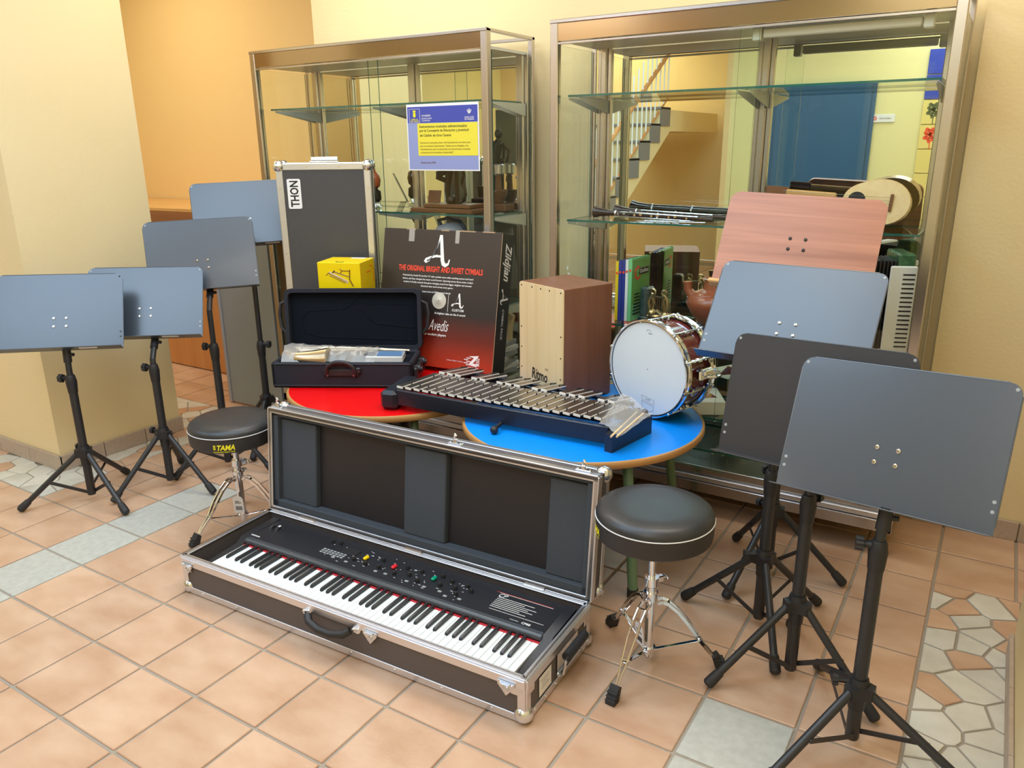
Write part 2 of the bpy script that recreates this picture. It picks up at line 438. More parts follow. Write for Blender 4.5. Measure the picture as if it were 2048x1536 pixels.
def clip(poly, a, b, c):          # keep a*x + b*y <= c
    out = []
    for i in range(len(poly)):
        p, q = poly[i], poly[(i + 1) % len(poly)]
        dp, dq = a * p[0] + b * p[1] - c, a * q[0] + b * q[1] - c
        if dp <= 0: out.append(p)
        if (dp < 0) != (dq < 0) and abs(dp - dq) > 1e-12:
            t = dp / (dp - dq); out.append((p[0] + (q[0] - p[0]) * t, p[1] + (q[1] - p[1]) * t))
    return out
def mosaic(x0, x1, y0, y1, n, skip=None, seed=1, terr=0.18, gap=0.0065):
    rnd = random.Random(seed); pts = []; tries = 0
    dmin = 0.66 * math.sqrt((x1 - x0) * (y1 - y0) / n)
    while len(pts) < n and tries < 20000:
        tries += 1; p = (rnd.uniform(x0, x1), rnd.uniform(y0, y1))
        if all((p[0] - q[0]) ** 2 + (p[1] - q[1]) ** 2 > dmin * dmin for q in pts): pts.append(p)
    for k, p in enumerate(pts):
        poly = [(x0, y0), (x1, y0), (x1, y1), (x0, y1)]
        for q in pts:
            if q is p: continue
            dx, dy = q[0] - p[0], q[1] - p[1]; L = math.hypot(dx, dy)
            if L > 0.8: continue
            w = rnd.uniform(-0.12, 0.12) * 0
            poly = clip(poly, dx / L, dy / L, (dx * (p[0] + q[0]) / 2 + dy * (p[1] + q[1]) / 2) / L - gap / 2 + w)
            if len(poly) < 3: break
        if len(poly) < 3: continue
        cx = sum(a for a, _ in poly) / len(poly); cy = sum(b for _, b in poly) / len(poly)
        if skip and skip(cx, cy): continue
        poly = [(a - cx, b - cy) for a, b in poly]
        inner = [(a * 0.965, b * 0.965) for a, b in poly]; m = len(poly)
        vs = [(a, b, -0.010) for a, b in poly] + [(a, b, -0.0018) for a, b in poly] + [(a, b, 0) for a, b in inner]
        fs = [tuple(reversed(range(m))), tuple(range(2 * m, 3 * m))]
        for l in (0, 1): fs += [(l * m + i, l * m + (i + 1) % m, (l + 1) * m + (i + 1) % m, (l + 1) * m + i) for i in range(m)]
        t = rnd.random() < terr
        o = MB().add(vs, fs, None, True).build('mosaic_piece', 'terracotta' if t else 'mosaic_cream', fl, T(cx, cy, rnd.uniform(-.0006, .0004)))
mosaic(-1.9, -0.503, 0.255, 1.497, 120, lambda x, y: x < -0.76 and y > 0.5 and y < 1.08, 3)
mosaic(3.005, 3.26, 0.20, 1.497, 36, None, 11, 0.2, 0.008)

# walls (solid boxes)
def wall(name, x0, x1, y0, y1, z0, z1, m='plaster'):
    return struct(MB().box(((x0+x1)/2, (y0+y1)/2, (z0+z1)/2), (x1-x0, y1-y0, z1-z0)).build(name, m))
ZC = 2.95
wall('wall_back', -0.36, 2.87, 2.04, 2.72, 0, ZC)
wall('wall_back_right', 2.87, 3.70, 2.0, 2.72, 0, ZC)
wall('wall_back_left', -3.6, -0.36, 2.66, 2.74, 0, ZC, 'plaster_warm_lit')
wall('wall_left_pillar', -1.55, -0.715, 0.47, 1.135, 0, ZC)
wall('wall_left', -3.62, -3.52, -5.0, 2.66, 0, ZC, 'plaster_pale')
wall('wall_right_pillar', 3.235, 3.70, 0.30, 1.15, 0, ZC)
wall('wall_right', 3.70, 3.80, -3.6, 2.72, 0, ZC)
wall('wall_rear', 0.36, 3.70, -3.62, -3.50, 0, ZC, 'plaster_pale')
wall('wall_rear_side', 0.30, 0.36, -5.0, -3.50, 0, ZC, 'plaster_warm_lit')
wall('wall_rear_far', -3.6, 0.36, -5.1, -5.0, 0, ZC, 'plaster_warm_lit')
wall('ceiling', -3.62, 3.80, -5.1, 2.74, ZC, ZC + 0.1, 'ceiling_white')
fl2 = wall('floor_hall', -3.6, 3.7, -5.0, -4.79, -0.05, -0.003, 'terracotta')

def baseboard(name, pts, h, t, seg):
    """a skirting of separate tiles along the polyline pts (outer face on pts)"""
    root = None
    for a, b in zip(pts[:-1], pts[1:]):
        a, b = Vector((*a, 0)), Vector((*b, 0)); L = (b - a).length; d = (b - a) / L; nrm = Vector((d.y, -d.x, 0))
        k = max(1, round(L / seg)); s = L / k
        for i in range(k):
            M = frame(a + d * (s * (i + 0.5)) - nrm * t / 2 + Vector((0, 0, h / 2)), d, (0, 0, 1))
            mb = MB().box((0, 0, 0), (s - 0.004, h, t), None, 0.0015)
            if root is None:
                root = struct(MB().box((L / 2, 0, -t * 0.2), (L, h * 0.97, t * 0.5), frame(a - nrm * t / 2 + Vector((0, 0, h / 2)), d, (0, 0, 1))).build(name, 'grout'))
            mb.build('skirting_tile', 'base_tile', root, M)
    return root
baseboard('baseboard_left', [(-1.55, 0.455), (-0.70, 0.455), (-0.70, 1.145)], 0.078, 0.012, 0.25)
baseboard('baseboard_back', [(2.88, 1.985), (3.25, 1.985), (3.70, 1.985)], 0.078, 0.012, 0.25)
baseboard('baseboard_right', [(3.222, 1.16), (3.222, 0.30)], 0.072, 0.012, 0.25)

# counter recess on the left
ct = empty('counter', (-2.2, 2.0, 0), 'wooden counter with a pale ledge behind the left pillar', 'counter')
MB().box((0.0, 0.015, 0.55), (2.6, 0.03, 1.09), None, 0.002).build('front_panel', 'counter_wood', ct)
MB().box((0.0, -0.004, 0.93), (2.6, 0.012, 0.33), None, 0.002).build('upper_panel', 'counter_dark', ct)
MB().box((0.0, 0.32, 1.108), (2.62, 0.66, 0.026), None, 0.004).build('counter_top', 'light_wood', ct)
gp = empty('grey_board', (-0.64, 1.60, 0), 'tall plain grey board with pale edge standing left of the smaller glass cabinet', 'board')
MB().box((0.012, 0.012, 0.53), (0.446, 0.02, 1.04), None, 0.002).build('board_panel', 'panel_grey', gp)
MB().box((-0.224, 0.010, 0.53), (0.022, 0.03, 1.05), None, 0.003).build('edge_strip', 'panel_edge', gp)

# ------------------------------------------------------------------ room behind the camera (seen in the mirrored cabinet backs)
dr = MB().box((1.31, -3.49, 1.03), (0.98, 0.05, 2.06), None, 0.004).build('door_1', 'door_blue'); struct(dr)
MB().box((0.0, 0.03, 0.0), (0.9, 0.012, 1.9), T(1.31, -3.475, 1.02), 0.004).build('door_leaf', 'door_blue', dr)
hb = MB().cyl((0.95, -3.46, 1.03), (0.95, -3.40, 1.03), 0.011).bar((0.95, -3.405, 1.03), (1.08, -3.405, 1.03), 0.016, 0.016, b=0.004)
hb.build('door_handle', 'black_plastic', dr)
sg = empty('door_sign', (1.89, -3.495, 1.715), 'small white name sign on the pale wall beside the blue door', 'sign')
MB().box((0, 0.004, 0), (0.20, 0.008, 0.075), None, 0.002).build('sign_plate', 'white', sg)
mb = MB(); put_text(mb, 'DIRECCIÓN', frame((0.012, 0.0085, 0.0), (-1, 0, 0), (0, 0, 1)), width=0.10, bold=0.01); mb.build('lettering', 'ink_black', sg)
mb = MB()
for q in range(5): mb.disc((-0.08 + 0.012 * math.cos(q * 1.3), 0.0085, 0.014 * math.sin(q * 1.3)), 0.007, (0, 1, 0))
mb.build('emblem', 'ink_red', sg)
ar = empty('tile_mural', (2.46, -3.495, 1.35), 'painted square tiles with trees and blue skies on the rear wall', 'mural')
for r in range(7):
    for c in range(3):
        zz = 0.86 - r * 0.225
        m = 'art_blue' if (r + c) % 7 in (0, 1) and r < 2 else 'art_yellow'
        t = MB().box((-0.14 + c * 0.205, 0.006, zz), (0.20, 0.012, 0.215), None, 0.002).build('painted_tile', m, ar)
        if r in (2, 3):
            mb = MB()
            for q in range(16):
                a = q * 2.4; rr = 0.016 * math.sqrt(q)
                mb.disc((-0.14 + c * 0.205 + rr * math.cos(a), 0.0125, zz + 0.02 + rr * math.sin(a)), 0.018, (0, 1, 0), 7)
            mb.box((-0.14 + c * 0.205, 0.0128, zz - 0.07), (0.008, 0.001, 0.08))
            mb.build('painted_tree', 'art_green' if r == 2 else 'ink_red', t)
st = empty('staircase', (-0.9, -3.4, 0), 'staircase with metal balusters rising at the back of the hall', 'staircase')
def SW(x, y, z): return (x + 0.9, y + 3.4, z)
def soff(y): return 1.14 + (-2.47 - y) * 0.62
mb = MB(); y = -1.0
poly = [(-0.78, 0.0), (-0.78, 0.32)]
for k in range(9):
    z = 0.32 + (k + 1) * 0.17; yy = -0.78 - k * 0.272
    poly += [(yy, z), (yy - 0.272, z)]
poly += [(-4.9, poly[-1][1]), (-4.9, 1.63), (-3.26, 1.63), (-0.95, 0.2), (-0.95, 0.0)]
mb.prism([(p[0] + 3.4, p[1]) for p in poly], 0.0, -1.1, frame((0.68, 0, 0), (0, 1, 0), (0, 0, 1)))
mb.build('stair_body', 'plaster', st)
for k in range(9):
    z = 0.32 + (k + 1) * 0.17; yy = -0.78 - k * 0.272
    MB().box(SW(-0.78, yy - 0.13, z + 0.012), (1.14, 0.30, 0.026), None, 0.003).build('tread', 'stair_grey', st)
    MB().box(SW(-0.216, yy - 0.136, z - 0.075), (0.012, 0.272, 0.19)).build('tread_side', 'stair_grey', st)
for k in range(21):
    yy = -0.9 - k * 0.115; z0 = 0.32 + ((-0.78 - yy) / 0.272) * 0.17 + 0.26
    MB().cyl(SW(-0.24, yy, z0 - 0.12), SW(-0.24, yy, z0 + 0.62), 0.009, n=8).build('baluster', 'white', st)
MB().tube([SW(-0.24, -0.85, 0.96), SW(-0.24, -3.2, 2.43)], 0.024, 10).build('handrail', 'counter_wood', st)
MB().tube([SW(-0.24, -0.85, 0.50), SW(-0.24, -3.2, 1.97)], 0.014, 8).build('lower_rail', 'counter_wood', st)

# ------------------------------------------------------------------ glass display cabinets
def cabinet(x0, label, shelves, posts, door_split, side='both'):
    W = 1.455; D = 0.40; H = 1.97; y0 = 1.585
    c = empty('display_cabinet', (x0 + W / 2, y0, 0), label, 'cabinet', 'glass display cabinets')
    h = W / 2; p = 0.034
    # frame posts
    for sx in (-1, 1):
        MB().box((sx * (h - p / 2), p / 2, (H + 0.10) / 2), (p, p, H - 0.10), None, 0.003).build('corner_post', 'alu', c)
        MB().box((sx * (h - 0.012), D - 0.012, (H + 0.10) / 2), (0.024, 0.024, H - 0.10), None, 0.003).build('corner_post', 'alu', c)
    # header: bright gold-toned fascia between two profiles, and the top board
    MB().box((0, 0.010, 1.925), (W - 2 * p, 0.012, 0.066), None, 0.001).build('fascia', 'alu_gold', c)
    mb = MB().box((0, 0.008, 1.964), (W, 0.022, 0.014), None, 0.002).box((0, 0.010, 1.884), (W - 2 * p, 0.016, 0.008), None, 0.001)
    mb.box((0, D - 0.01, 1.964), (W, 0.02, 0.014), None, 0.002)
    for sx in (-1, 1): mb.box((sx * (h - 0.010), D / 2, 1.964), (0.02, D, 0.014), None, 0.002)
    mb.build('top_profile', 'alu', c)
    MB().box((0, D / 2, 1.90), (W - 0.05, D - 0.06, 0.012)).build('top_board', 'bracket_white', c)
    # base
    MB().box((0, 0.012, 0.125), (W, 0.024, 0.045), None, 0.002).build('base_profile', 'alu', c)
    MB().box((0, 0.020, 0.160), (W - 2 * p, 0.022, 0.022), None, 0.002).build('lower_track', 'alu_bright', c)
    MB().box((0, 0.030, 0.190), (W - 2 * p, 0.012, 0.036), None, 0.002).build('slide_rail', 'alu', c)
    MB().box((0, D / 2 + 0.02, 0.145), (W - 0.01, D - 0.05, 0.03), None, 0.002).build('floor_board', 'alu_dark', c)
    for sx in (-1, 1):
        for yy in (0.03, D - 0.03):
            MB().cyl((sx * (h - 0.03), yy, 0.0), (sx * (h - 0.03), yy, 0.104), 0.010, n=10).cyl((sx * (h - 0.03), yy, 0.0), (sx * (h - 0.03), yy, 0.012), 0.017, n=12).build('foot', 'alu_dark', c)
    # mirrored back, back rails
    MB().box((0, D - 0.025, 1.02), (W - 0.06, 0.006, 1.74)).build('mirror_back', 'mirror', c)
    for xp in posts:
        MB().box((xp - x0 - h, D - 0.040, 1.03), (0.030, 0.024, 1.74), None, 0.006).box((xp - x0 - h - 0.024, D - 0.034, 1.03), (0.018, 0.012, 1.74), None, 0.003).box((xp - x0 - h + 0.024, D - 0.034, 1.03), (0.018, 0.012, 1.74), None, 0.003).build('back_rail', 'alu', c)
    # sliding doors and side panes
    def pane(cx, cy, cz, dx, dy, dz, nm, m='glass'):
        mb = MB(); mb.box((cx, cy, cz), (dx, dy, dz))
        # rim faces get the dark green edge
        o = mb.build(nm, [m, 'glass_edge'], c)
        thin = 0 if dx < dy else 1
        if dz < min(dx, dy): thin = 2
        for pl in o.data.polygons:
            if abs(pl.normal[thin]) < 0.5: pl.material_index = 1
        return o
    zc, hz = (0.205 + 1.885) / 2, 1.885 - 0.205
    s = door_split - x0 - h
    pane((-h + p + s + 0.05) / 2, 0.014, zc, s + 0.05 + h - p, 0.005, hz, 'glass_door')
    pane((h - p + s - 0.02) / 2, 0.026, zc, h - p - s + 0.02, 0.005, hz, 'glass_door')
    for sx in (-1, 1):
        pane(sx * (h - 0.006), D / 2 + 0.006, zc - 0.02, 0.005, D - 0.075, hz + 0.04, 'side_glass')
    for z in shelves:
        pane(0, 0.215, z, W - 0.10, 0.30, 0.008, 'glass_shelf', 'glass_shelf')
        for xp in posts:
            xl = xp - x0 - h
            for dx in (-0.022, 0.022):
                M = frame((xl + dx, 0, 0), (0, 1, 0), (0, 0, 1))
                MB().prism([(D - 0.045, z - 0.006), (0.072, z - 0.006), (0.072, z - 0.014), (D - 0.045, z - 0.062)], -0.0015, 0.0015, M).build('shelf_bracket', 'bracket_white', c)
    return c
cabL = cabinet(-0.372, 'smaller-looking left glass cabinet with notice taped on its door', (1.69, 1.19, 0.76, 0.41), (-0.276, 0.395, 1.035), 0.42)
cabR = cabinet(1.385, 'right glass cabinet holding oboes, guitar and green books behind the stands', (1.69, 1.19, 0.76, 0.41, 0.265), (1.457, 2.150, 2.798), 2.16)
mb = MB().box((0.0, 0.06, 1.865), (0.5, 0.03, 0.03), None, 0.004).box((-0.27, 0.06, 1.865), (0.03, 0.04, 0.045), None, 0.003).box((0.27, 0.06, 1.865), (0.03, 0.04, 0.045), None, 0.003)
mb.build('tube_lamp', 'lamp_white', cabR, T(0.35, 0, 0))

# notice taped on the left cabinet
nt_ = empty('notice', (0.8385, 1.583, 1.537), 'blue and yellow notice about subsidised instruments taped to the left cabinet door', 'notice')
NM = frame((0, 0, 0), (1, 0, 0), (0, 0, 1))
MB().box((0, 0, 0), (0.398, 0.0016, 0.288), None, 0.0004).build('sheet', 'white', nt_)
MB().box((0, -0.0010, 0.098), (0.386, 0.0006, 0.070)).build('blue_band', 'poster_blue', nt_)
MB().box((0, -0.0010, -0.038), (0.386, 0.0006, 0.200)).build('lilac_field', 'poster_light', nt_)
MB().box((0.027, -0.0016, -0.0085), (0.330, 0.0006, 0.140)).build('yellow_field', 'poster_yellow', nt_)
def N(x, z, y=-0.0022): return NM @ T(x, z, -y)
mb = MB(); rows = (('Instrumentos musicales subvencionados', 0.048, 0.262), ('por la Consejería de Educación y Juventud', 0.029, 0.270), ('del Cabildo de Gran Canaria', 0.010, 0.176))
for t, z, w in rows: put_text(mb, t, N(-0.126, z), width=w, bold=0.014, align='L')
mb.build('heading', 'ink_black', nt_)
mb = MB()
for t, z, w in (('Subvención nominativa a favor del Ayuntamiento de Santa Lucía,', -0.023, 0.280), ('para el suministro denominado: "Subvenciones dirigidas a los', -0.037, 0.268), ('Ayuntamientos para la adquisición de instrumentos musicales', -0.051, 0.278), ('y accesorios de naturaleza inventariable"', -0.065, 0.185)):
    put_text(mb, t, N(-0.126, z), width=w, bold=0.008, align='L')
put_text(mb, 'Subvenciones 2020', N(-0.126, -0.108), width=0.085, bold=0.01, align='L')
mb.build('small_print', 'dark_wood', nt_)
mb = MB()
for t, z, w in (('CONSEJERÍA', 0.094, 0.052), ('DE EDUCACIÓN', 0.083, 0.058), ('Y JUVENTUD', 0.072, 0.048)): put_text(mb, t, N(-0.112, z), width=w, bold=0.015, align='L')
put_text(mb, 'SANTA LUCÍA', N(0.150, 0.083), width=0.050, bold=0.02); put_text(mb, 'DE TIRAJANA', N(0.150, 0.073), width=0.050, bold=0.02)
for q in range(-2, 3): mb.bar(N(0.150, 0.094) @ Vector((0, 0, 0)), N(0.150 + q * 0.006, 0.118 - abs(q) * 0.003) @ Vector((0, 0, 0)), 0.0022, 0.0006, (0, -1, 0))
for a, b in (((-0.182, 0.066), (-0.182, 0.124)), ((-0.122, 0.066), (-0.122, 0.124)), ((-0.182, 0.066), (-0.122, 0.066)), ((-0.182, 0.124), (-0.122, 0.124))):
    mb.bar(N(*a) @ Vector((0, 0, 0)), N(*b) @ Vector((0, 0, 0)), 0.0012, 0.0006, (0, -1, 0))
mb.build('white_print', 'ink_white', nt_)
mb = MB(); put_text(mb, 'Cabildo de', N(-0.152, 0.080), width=0.038, bold=0.02); put_text(mb, 'Gran Canaria', N(-0.152, 0.073), width=0.048, bold=0.02)
mb.prism(rrect(0.014, 0.020, 0.006), 0, 0.0008, N(-0.152, 0.098)); mb.prism([(-0.007, 0), (-0.008, 0.010), (-0.003, 0.005), (0, 0.012), (0.003, 0.005), (0.008, 0.010), (0.007, 0)], 0, 0.0008, N(-0.152, 0.109))
mb.build('crest', 'ink_yellow', nt_)

# ------------------------------------------------------------------ things in the cabinets
SH = 1.194 + 0.001
# oboes on the second shelf of the right cabinet
def oboe(p0, p1, label, flip=1, L0=0.0):
    p0, p1 = Vector(p0), Vector(p1); L = (p1 - p0).length
    o = empty('oboe', frame(p0, p1 - p0, (0, 0, 1)), label, 'oboe', 'oboes on the cabinet shelf')
    r = 0.0105
    MB().rings([((0, 0, 0), 0.024), ((0.004, 0, 0), 0.0245), ((0.03, 0, 0), 0.017), ((0.07, 0, 0), 0.0125), ((0.10, 0, 0), r), ((L - 0.03, 0, 0), r * 0.92), ((L - 0.02, 0, 0), 0.0125), ((L, 0, 0), 0.011)], (1, 0, 0), 14).build('body', 'oboe_wood', o)
    mb = MB().rings([((0.10, 0, 0), r + 0.002), ((0.106, 0, 0), r + 0.002)], (1, 0, 0), 14).rings([((L * .55, 0, 0), r + 0.002), ((L * .55 + .006, 0, 0), r + 0.002)], (1, 0, 0), 14)
    mb.build('ring', 'chrome', o)
    mb = MB()
    for k in range(13):
        x = 0.12 + k * (L - 0.20) / 13; a = R_(20 + (k * 37) % 110)
        c = Vector((x, math.sin(a) * 0.4 * r * 2 - 0.004, math.cos(a) * r + 0.006))
        mb.cyl(c, c + Vector((0, 0, 0.002)), 0.0052 + 0.0015 * (k % 3), n=9); mb.cyl(c - Vector((0, 0, 0.008)), c, 0.0015, n=6)
    mb.tube([(0.11, -0.010, 0.011), (L - 0.09, -0.010, 0.012)], 0.0019, 6).tube([(0.13, 0.008, 0.015), (L - 0.06, 0.008, 0.014)], 0.0019, 6)
    mb.tube([(0.14, -0.013, 0.0), (0.30, -0.014, 0.002), (L - 0.14, -0.013, 0.004)], 0.0016, 6)
    for k in range(8): mb.cyl((0.12 + k * (L - 0.2) / 8, -0.010, 0.003), (0.12 + k * (L - 0.2) / 8, -0.010, 0.012), 0.0022, n=6)
    mb.build('keywork', 'chrome', o)
    return o
oboe((1.515, 1.755, SH + 0.026), (2.045, 1.735, SH + 0.014), 'front oboe with silver keywork lying along the middle shelf', -1)
oboe((1.560, 1.875, SH + 0.026), (2.07, 1.845, SH + 0.014), 'rear oboe lying behind the other on the middle shelf', 1)

# small guitar lying on its side at the right end of the middle shelf
def outline(k=1.0):
    pts = []
    for i in range(40):
        a = 2 * PI * i / 40; r = 0.105 + 0.028 * math.cos(a) + 0.018 * math.cos(2 * a)
        pts.append((-r * math.cos(a) * 0.92 * k, r * math.sin(a) * 0.84 * k))
    return pts
g = empty('small_guitar', frame((2.600, 1.79, 1.290), (-0.985, -0.02, 0.06), (0.06, -0.12, -0.98)), 'small pale guitar propped on its side behind the wooden stand', 'guitar')
MB().prism(outline(), -0.032, 0.032).build('body', 'light_wood', g)
MB().prism(outline(0.985), 0.032, 0.0345).build('soundboard', 'maple', g)
MB().disc((0.04, 0, 0.0345), 0.030, (0, 0, 1), 20).build('sound_hole', 'ink_black', g)
MB().box((-0.075, 0, 0.039), (0.010, 0.06, 0.009), None, 0.002).build('bridge', 'dark_wood', g)
MB().box((0.20, 0, 0.030), (0.18, 0.040, 0.018), None, 0.005).build('neck', 'light_wood', g)
MB().box((0.325, 0, 0.024), (0.085, 0.056, 0.012), None, 0.004).build('head', 'dark_wood', g)
mb = MB()
for q in (-1.5, -.5, .5, 1.5): mb.tube([(-0.075, q * 0.011, 0.045), (0.30, q * 0.008, 0.042)], 0.0006, 5)
mb.build('strings', 'steel', g)
ca = empty('accordion', frame((2.66, 1.775, 0.765), (0.93, 0.36, 0), (0, 0, 1)) @ RX(0), 'green pearl accordion standing at the right end of the lower shelf', 'accordion')
def ZB(mb, *a, **k): return mb
MB().box((0.055, 0.180, 0.06), (0.055, 0.36, 0.17), None, 0.006).build('treble_box', 'accordion_green', ca)
MB().box((-0.075, 0.170, 0.06), (0.05, 0.34, 0.165), None, 0.006).build('bass_box', 'white', ca)
mb = MB()
for k in range(7): mb.box((-0.042 + k * 0.0125, 0.175, 0.06), (0.0055, 0.32, 0.155), None, 0.0015)
mb.build('bellows', 'black_plastic', ca)
for k in range(15): MB().box((0.0, 0, 0), (0.014, 0.0175, 0.05), None, 0.002).build('treble_key', 'white_key', ca, T(0.0895, 0.040 + k * 0.0205, 0.10))
mb = MB()
for k in range(16): mb.box((-0.101, 0.04 + k * 0.017, 0.06), (0.004, 0.009, 0.11), None, 0.001)
mb.build('grille', 'steel', ca)
gr = MB().box((0.045, 0.165, 0.152), (0.088, 0.31, 0.012), None, 0.004).build('front_grille', 'white', ca)
for k in range(17): MB().box((0.062, 0.035 + k * 0.016, 0.1586), (0.040, 0.005, 0.0008)).build('grille_slot', 'ink_black', gr)
# books, bookend on the lower shelf
BZ = 0.765
bx = 1.640
for k, (m, w, hh, lab) in enumerate((('book_yellow', 0.0135, 0.205, 'yellow-spined volume at the left end of the row of green books'), ('book_blue', 0.0145, 0.21, 'blue-spined volume second from left in the row of green books'), ('book_blue', 0.0145, 0.21, 'dark blue volume in the middle of the row of green books'), ('white', 0.013, 0.215, 'white-spined volume next to the green cover'), ('book_mint', 0.016, 0.22, 'green-covered volume with round red emblem facing right, end of row'))):
    hh = hh + 0.05
    b = empty('book', T(bx + w / 2, 1.715, BZ) @ RZ(-6), lab, 'book', 'books in a row on the lower shelf')
    MB().box((0, 0.08, hh / 2), (w - 0.004, 0.15, hh - 0.008)).build('pages', 'pages', b)
    mb = MB().box((-w / 2 + 0.001, 0.08, hh / 2), (0.0016, 0.16, hh)).box((w / 2 - 0.001, 0.08, hh / 2), (0.0016, 0.16, hh), None).box((0, 0.0, hh / 2), (w, 0.0016, hh))
    mb.build('cover', m if k != 4 else 'book_mint', b)
    mb = MB(); mb.disc((0, -0.001, hh - 0.05), 0.0055, (0, -1, 0)); mb.build('spine_dot', 'ink_red', b)
    if k == 4:
        MB().box((w / 2 + 0.0004, 0.08, hh * 0.62), (0.0006, 0.152, hh * 0.70)).build('cover_field', 'book_green', b)
        q = frame((w / 2 + 0.0010, 0.050, hh - 0.065), (0, 1, 0), (0, 0, 1))
        mb = MB().prism(rrect(0.052, 0.060, 0.026), 0, 0.0006, q); mb.build('emblem', 'ink_red', b)
        mb = MB().prism(rrect(0.032, 0.040, 0.016), 0.0006, 0.001, q); mb.build('emblem_centre', 'book_green', b)
        mb = MB().box((w / 2 + 0.0018, 0.103, hh - 0.060), (0.0006, 0.085, 0.028)); mb.build('title_bar', 'ink_black', b)
        mb = MB(); put_text(mb, 'Qualitat', frame((w / 2 + 0.0026, 0.103, hh - 0.060), (0, 1, 0), (0, 0, 1)), width=0.075, bold=0.02); mb.build('lettering', 'ink_white', b)
        mb = MB()
        for r in range(7): mb.box((w / 2 + 0.001, 0.05, 0.03 + r * 0.014), (0.0006, 0.07 - r * 0.004, 0.006))
        mb.build('stripes', 'ink_black', b)
    bx += w + 0.001
be = empty('bookend', T(1.785, 1.735, BZ) @ RZ(-8), 'dark green marble bookend with brass lyre beside the green book', 'bookend')
MB().box((-0.022, 0.03, 0.075), (0.042, 0.06, 0.15), None, 0.008).box((0.03, 0.03, 0.012), (0.15, 0.075, 0.022), None, 0.004).build('marble_block', 'marble_green', be)
mb = MB()
for sx in (-1, 1):
    pts = [(0.05 + sx * (0.010 + 0.035 * math.sin(t)), 0.0, 0.022 + 0.105 * t / 2.6) for t in [0.0, 0.5, 1.0, 1.6, 2.1, 2.6]]
    mb.tube(pts, [0.011, 0.010, 0.009, 0.008, 0.007, 0.006], 8)
    mb.tube([(0.05 + sx * (0.026 + 0.011 * math.cos(a)), 0, 0.135 + 0.011 * math.sin(a)) for a in [i * 0.7 for i in range(9)]], 0.005, 7)
mb.bar((0.025, 0, 0.115), (0.075, 0, 0.115), 0.006, 0.006).box((0.05, 0, 0.030), (0.10, 0.03, 0.018), None, 0.006)
mb.ball((0.02, 0.0, 0.042), 0.020).ball((0.085, 0, 0.040), 0.018).tube([(0.02, 0, 0.03), (0.045, 0, 0.055), (0.085, 0, 0.03)], 0.009, 8).tube([(0.015, 0, 0.05), (0.028, -0.004, 0.09), (0.022, 0, 0.11)], 0.008, 7).tube([(0.088, 0, 0.05), (0.074, -0.004, 0.09), (0.080, 0, 0.11)], 0.008, 7)
mb.build('lyre', 'brass_old', be)
mb = MB()
for q in range(4): mb.cyl((0.035 + q * 0.010, 0, 0.038), (0.035 + q * 0.010, 0, 0.115), 0.0009, n=5)
mb.build('lyre_string', 'brass_old', be)
SQ = Matrix.Diagonal((1, 1, 0.74, 1))
pt = empty('clay_pot', (2.055, 1.80, BZ), 'glossy terracotta pot with short side spout on lower shelf', 'pot')
MB().lathe([(0.001, 0.0), (0.045, 0.0), (0.060, 0.015), (0.095, 0.07), (0.118, 0.13), (0.112, 0.165), (0.080, 0.198), (0.052, 0.212), (0.048, 0.262), (0.056, 0.270), (0.050, 0.272), (0.042, 0.262), (0.040, 0.21)], 28, None, False).build('body', 'terracotta_pot', pt, SQ)
MB().tube([(-0.090, -0.01, 0.165), (-0.115, -0.012, 0.20), (-0.118, -0.012, 0.245)], [0.026, 0.018, 0.020], 12).build('spout', 'terracotta_pot', pt, SQ)
MB().tube([(0.05, 0, 0.255), (0.10, 0, 0.265), (0.125, 0, 0.23), (0.112, 0, 0.165)], 0.010, 8).build('handle', 'terracotta_pot', pt, SQ)
bk = empty('boxed_book', T(2.02, 1.655, 0.4145) @ RZ(28), 'cream boxed book with dark red triangle lying on the bottom shelf', 'box')
MB().box((0.06, 0.08, 0.03), (0.17, 0.20, 0.058), None, 0.002).build('box_body', 'pages', bk)
MB().prism([(-0.03, 0.02), (0.06, 0.17), (0.10, 0.04)], 0, 0.0012, T(0.02, -0.0, 0.0592)).build('printed_triangle', 'maroon', bk)
# left cabinet: trophies on the middle shelf
fg = empty('bronze_sculpture', (0.765, 1.755, SH), 'dark bronze dancer and violin sculpture on a wooden plinth', 'sculpture')
MB().box((-0.02, 0, 0.011), (0.36, 0.17, 0.020), None, 0.003).box((0.0, 0, 0.031), (0.27, 0.13, 0.018), None, 0.003).build('plinth', 'dark_wood', fg)
mb = MB()
mb.tube([(-0.030, 0, 0.04), (-0.036, 0, 0.10), (-0.024, 0, 0.17), (-0.018, 0, 0.205)], [0.010, 0.014, 0.018, 0.022], 10)
mb.tube([(-0.018, 0, 0.205), (-0.075, -0.02, 0.175), (-0.078, -0.02, 0.165), (-0.030, 0, 0.14)], [0.022, 0.016, 0.014, 0.010], 10)
mb.tube([(-0.018, 0, 0.20), (-0.012, 0, 0.25), (-0.006, 0, 0.31), (0.0, 0, 0.335)], [0.024, 0.018, 0.027, 0.012], 10).ball((0.002, 0, 0.362), 0.021, sc=(1, 1, 1.2))
mb.tube([(0.015, 0, 0.315), (0.055, -0.01, 0.28), (0.045, -0.01, 0.22)], [0.010, 0.008, 0.007], 8).tube([(-0.020, 0, 0.315), (-0.065, 0, 0.335), (-0.09, 0, 0.375)], [0.010, 0.008, 0.007], 8)
mb.build('dancer', 'bronze', fg)
mb = MB()
vl = [(0.0, 0.0), (0.030, 0.010), (0.046, 0.040), (0.042, 0.070), (0.024, 0.090), (0.028, 0.110), (0.038, 0.130), (0.030, 0.160), (0.006, 0.172)]
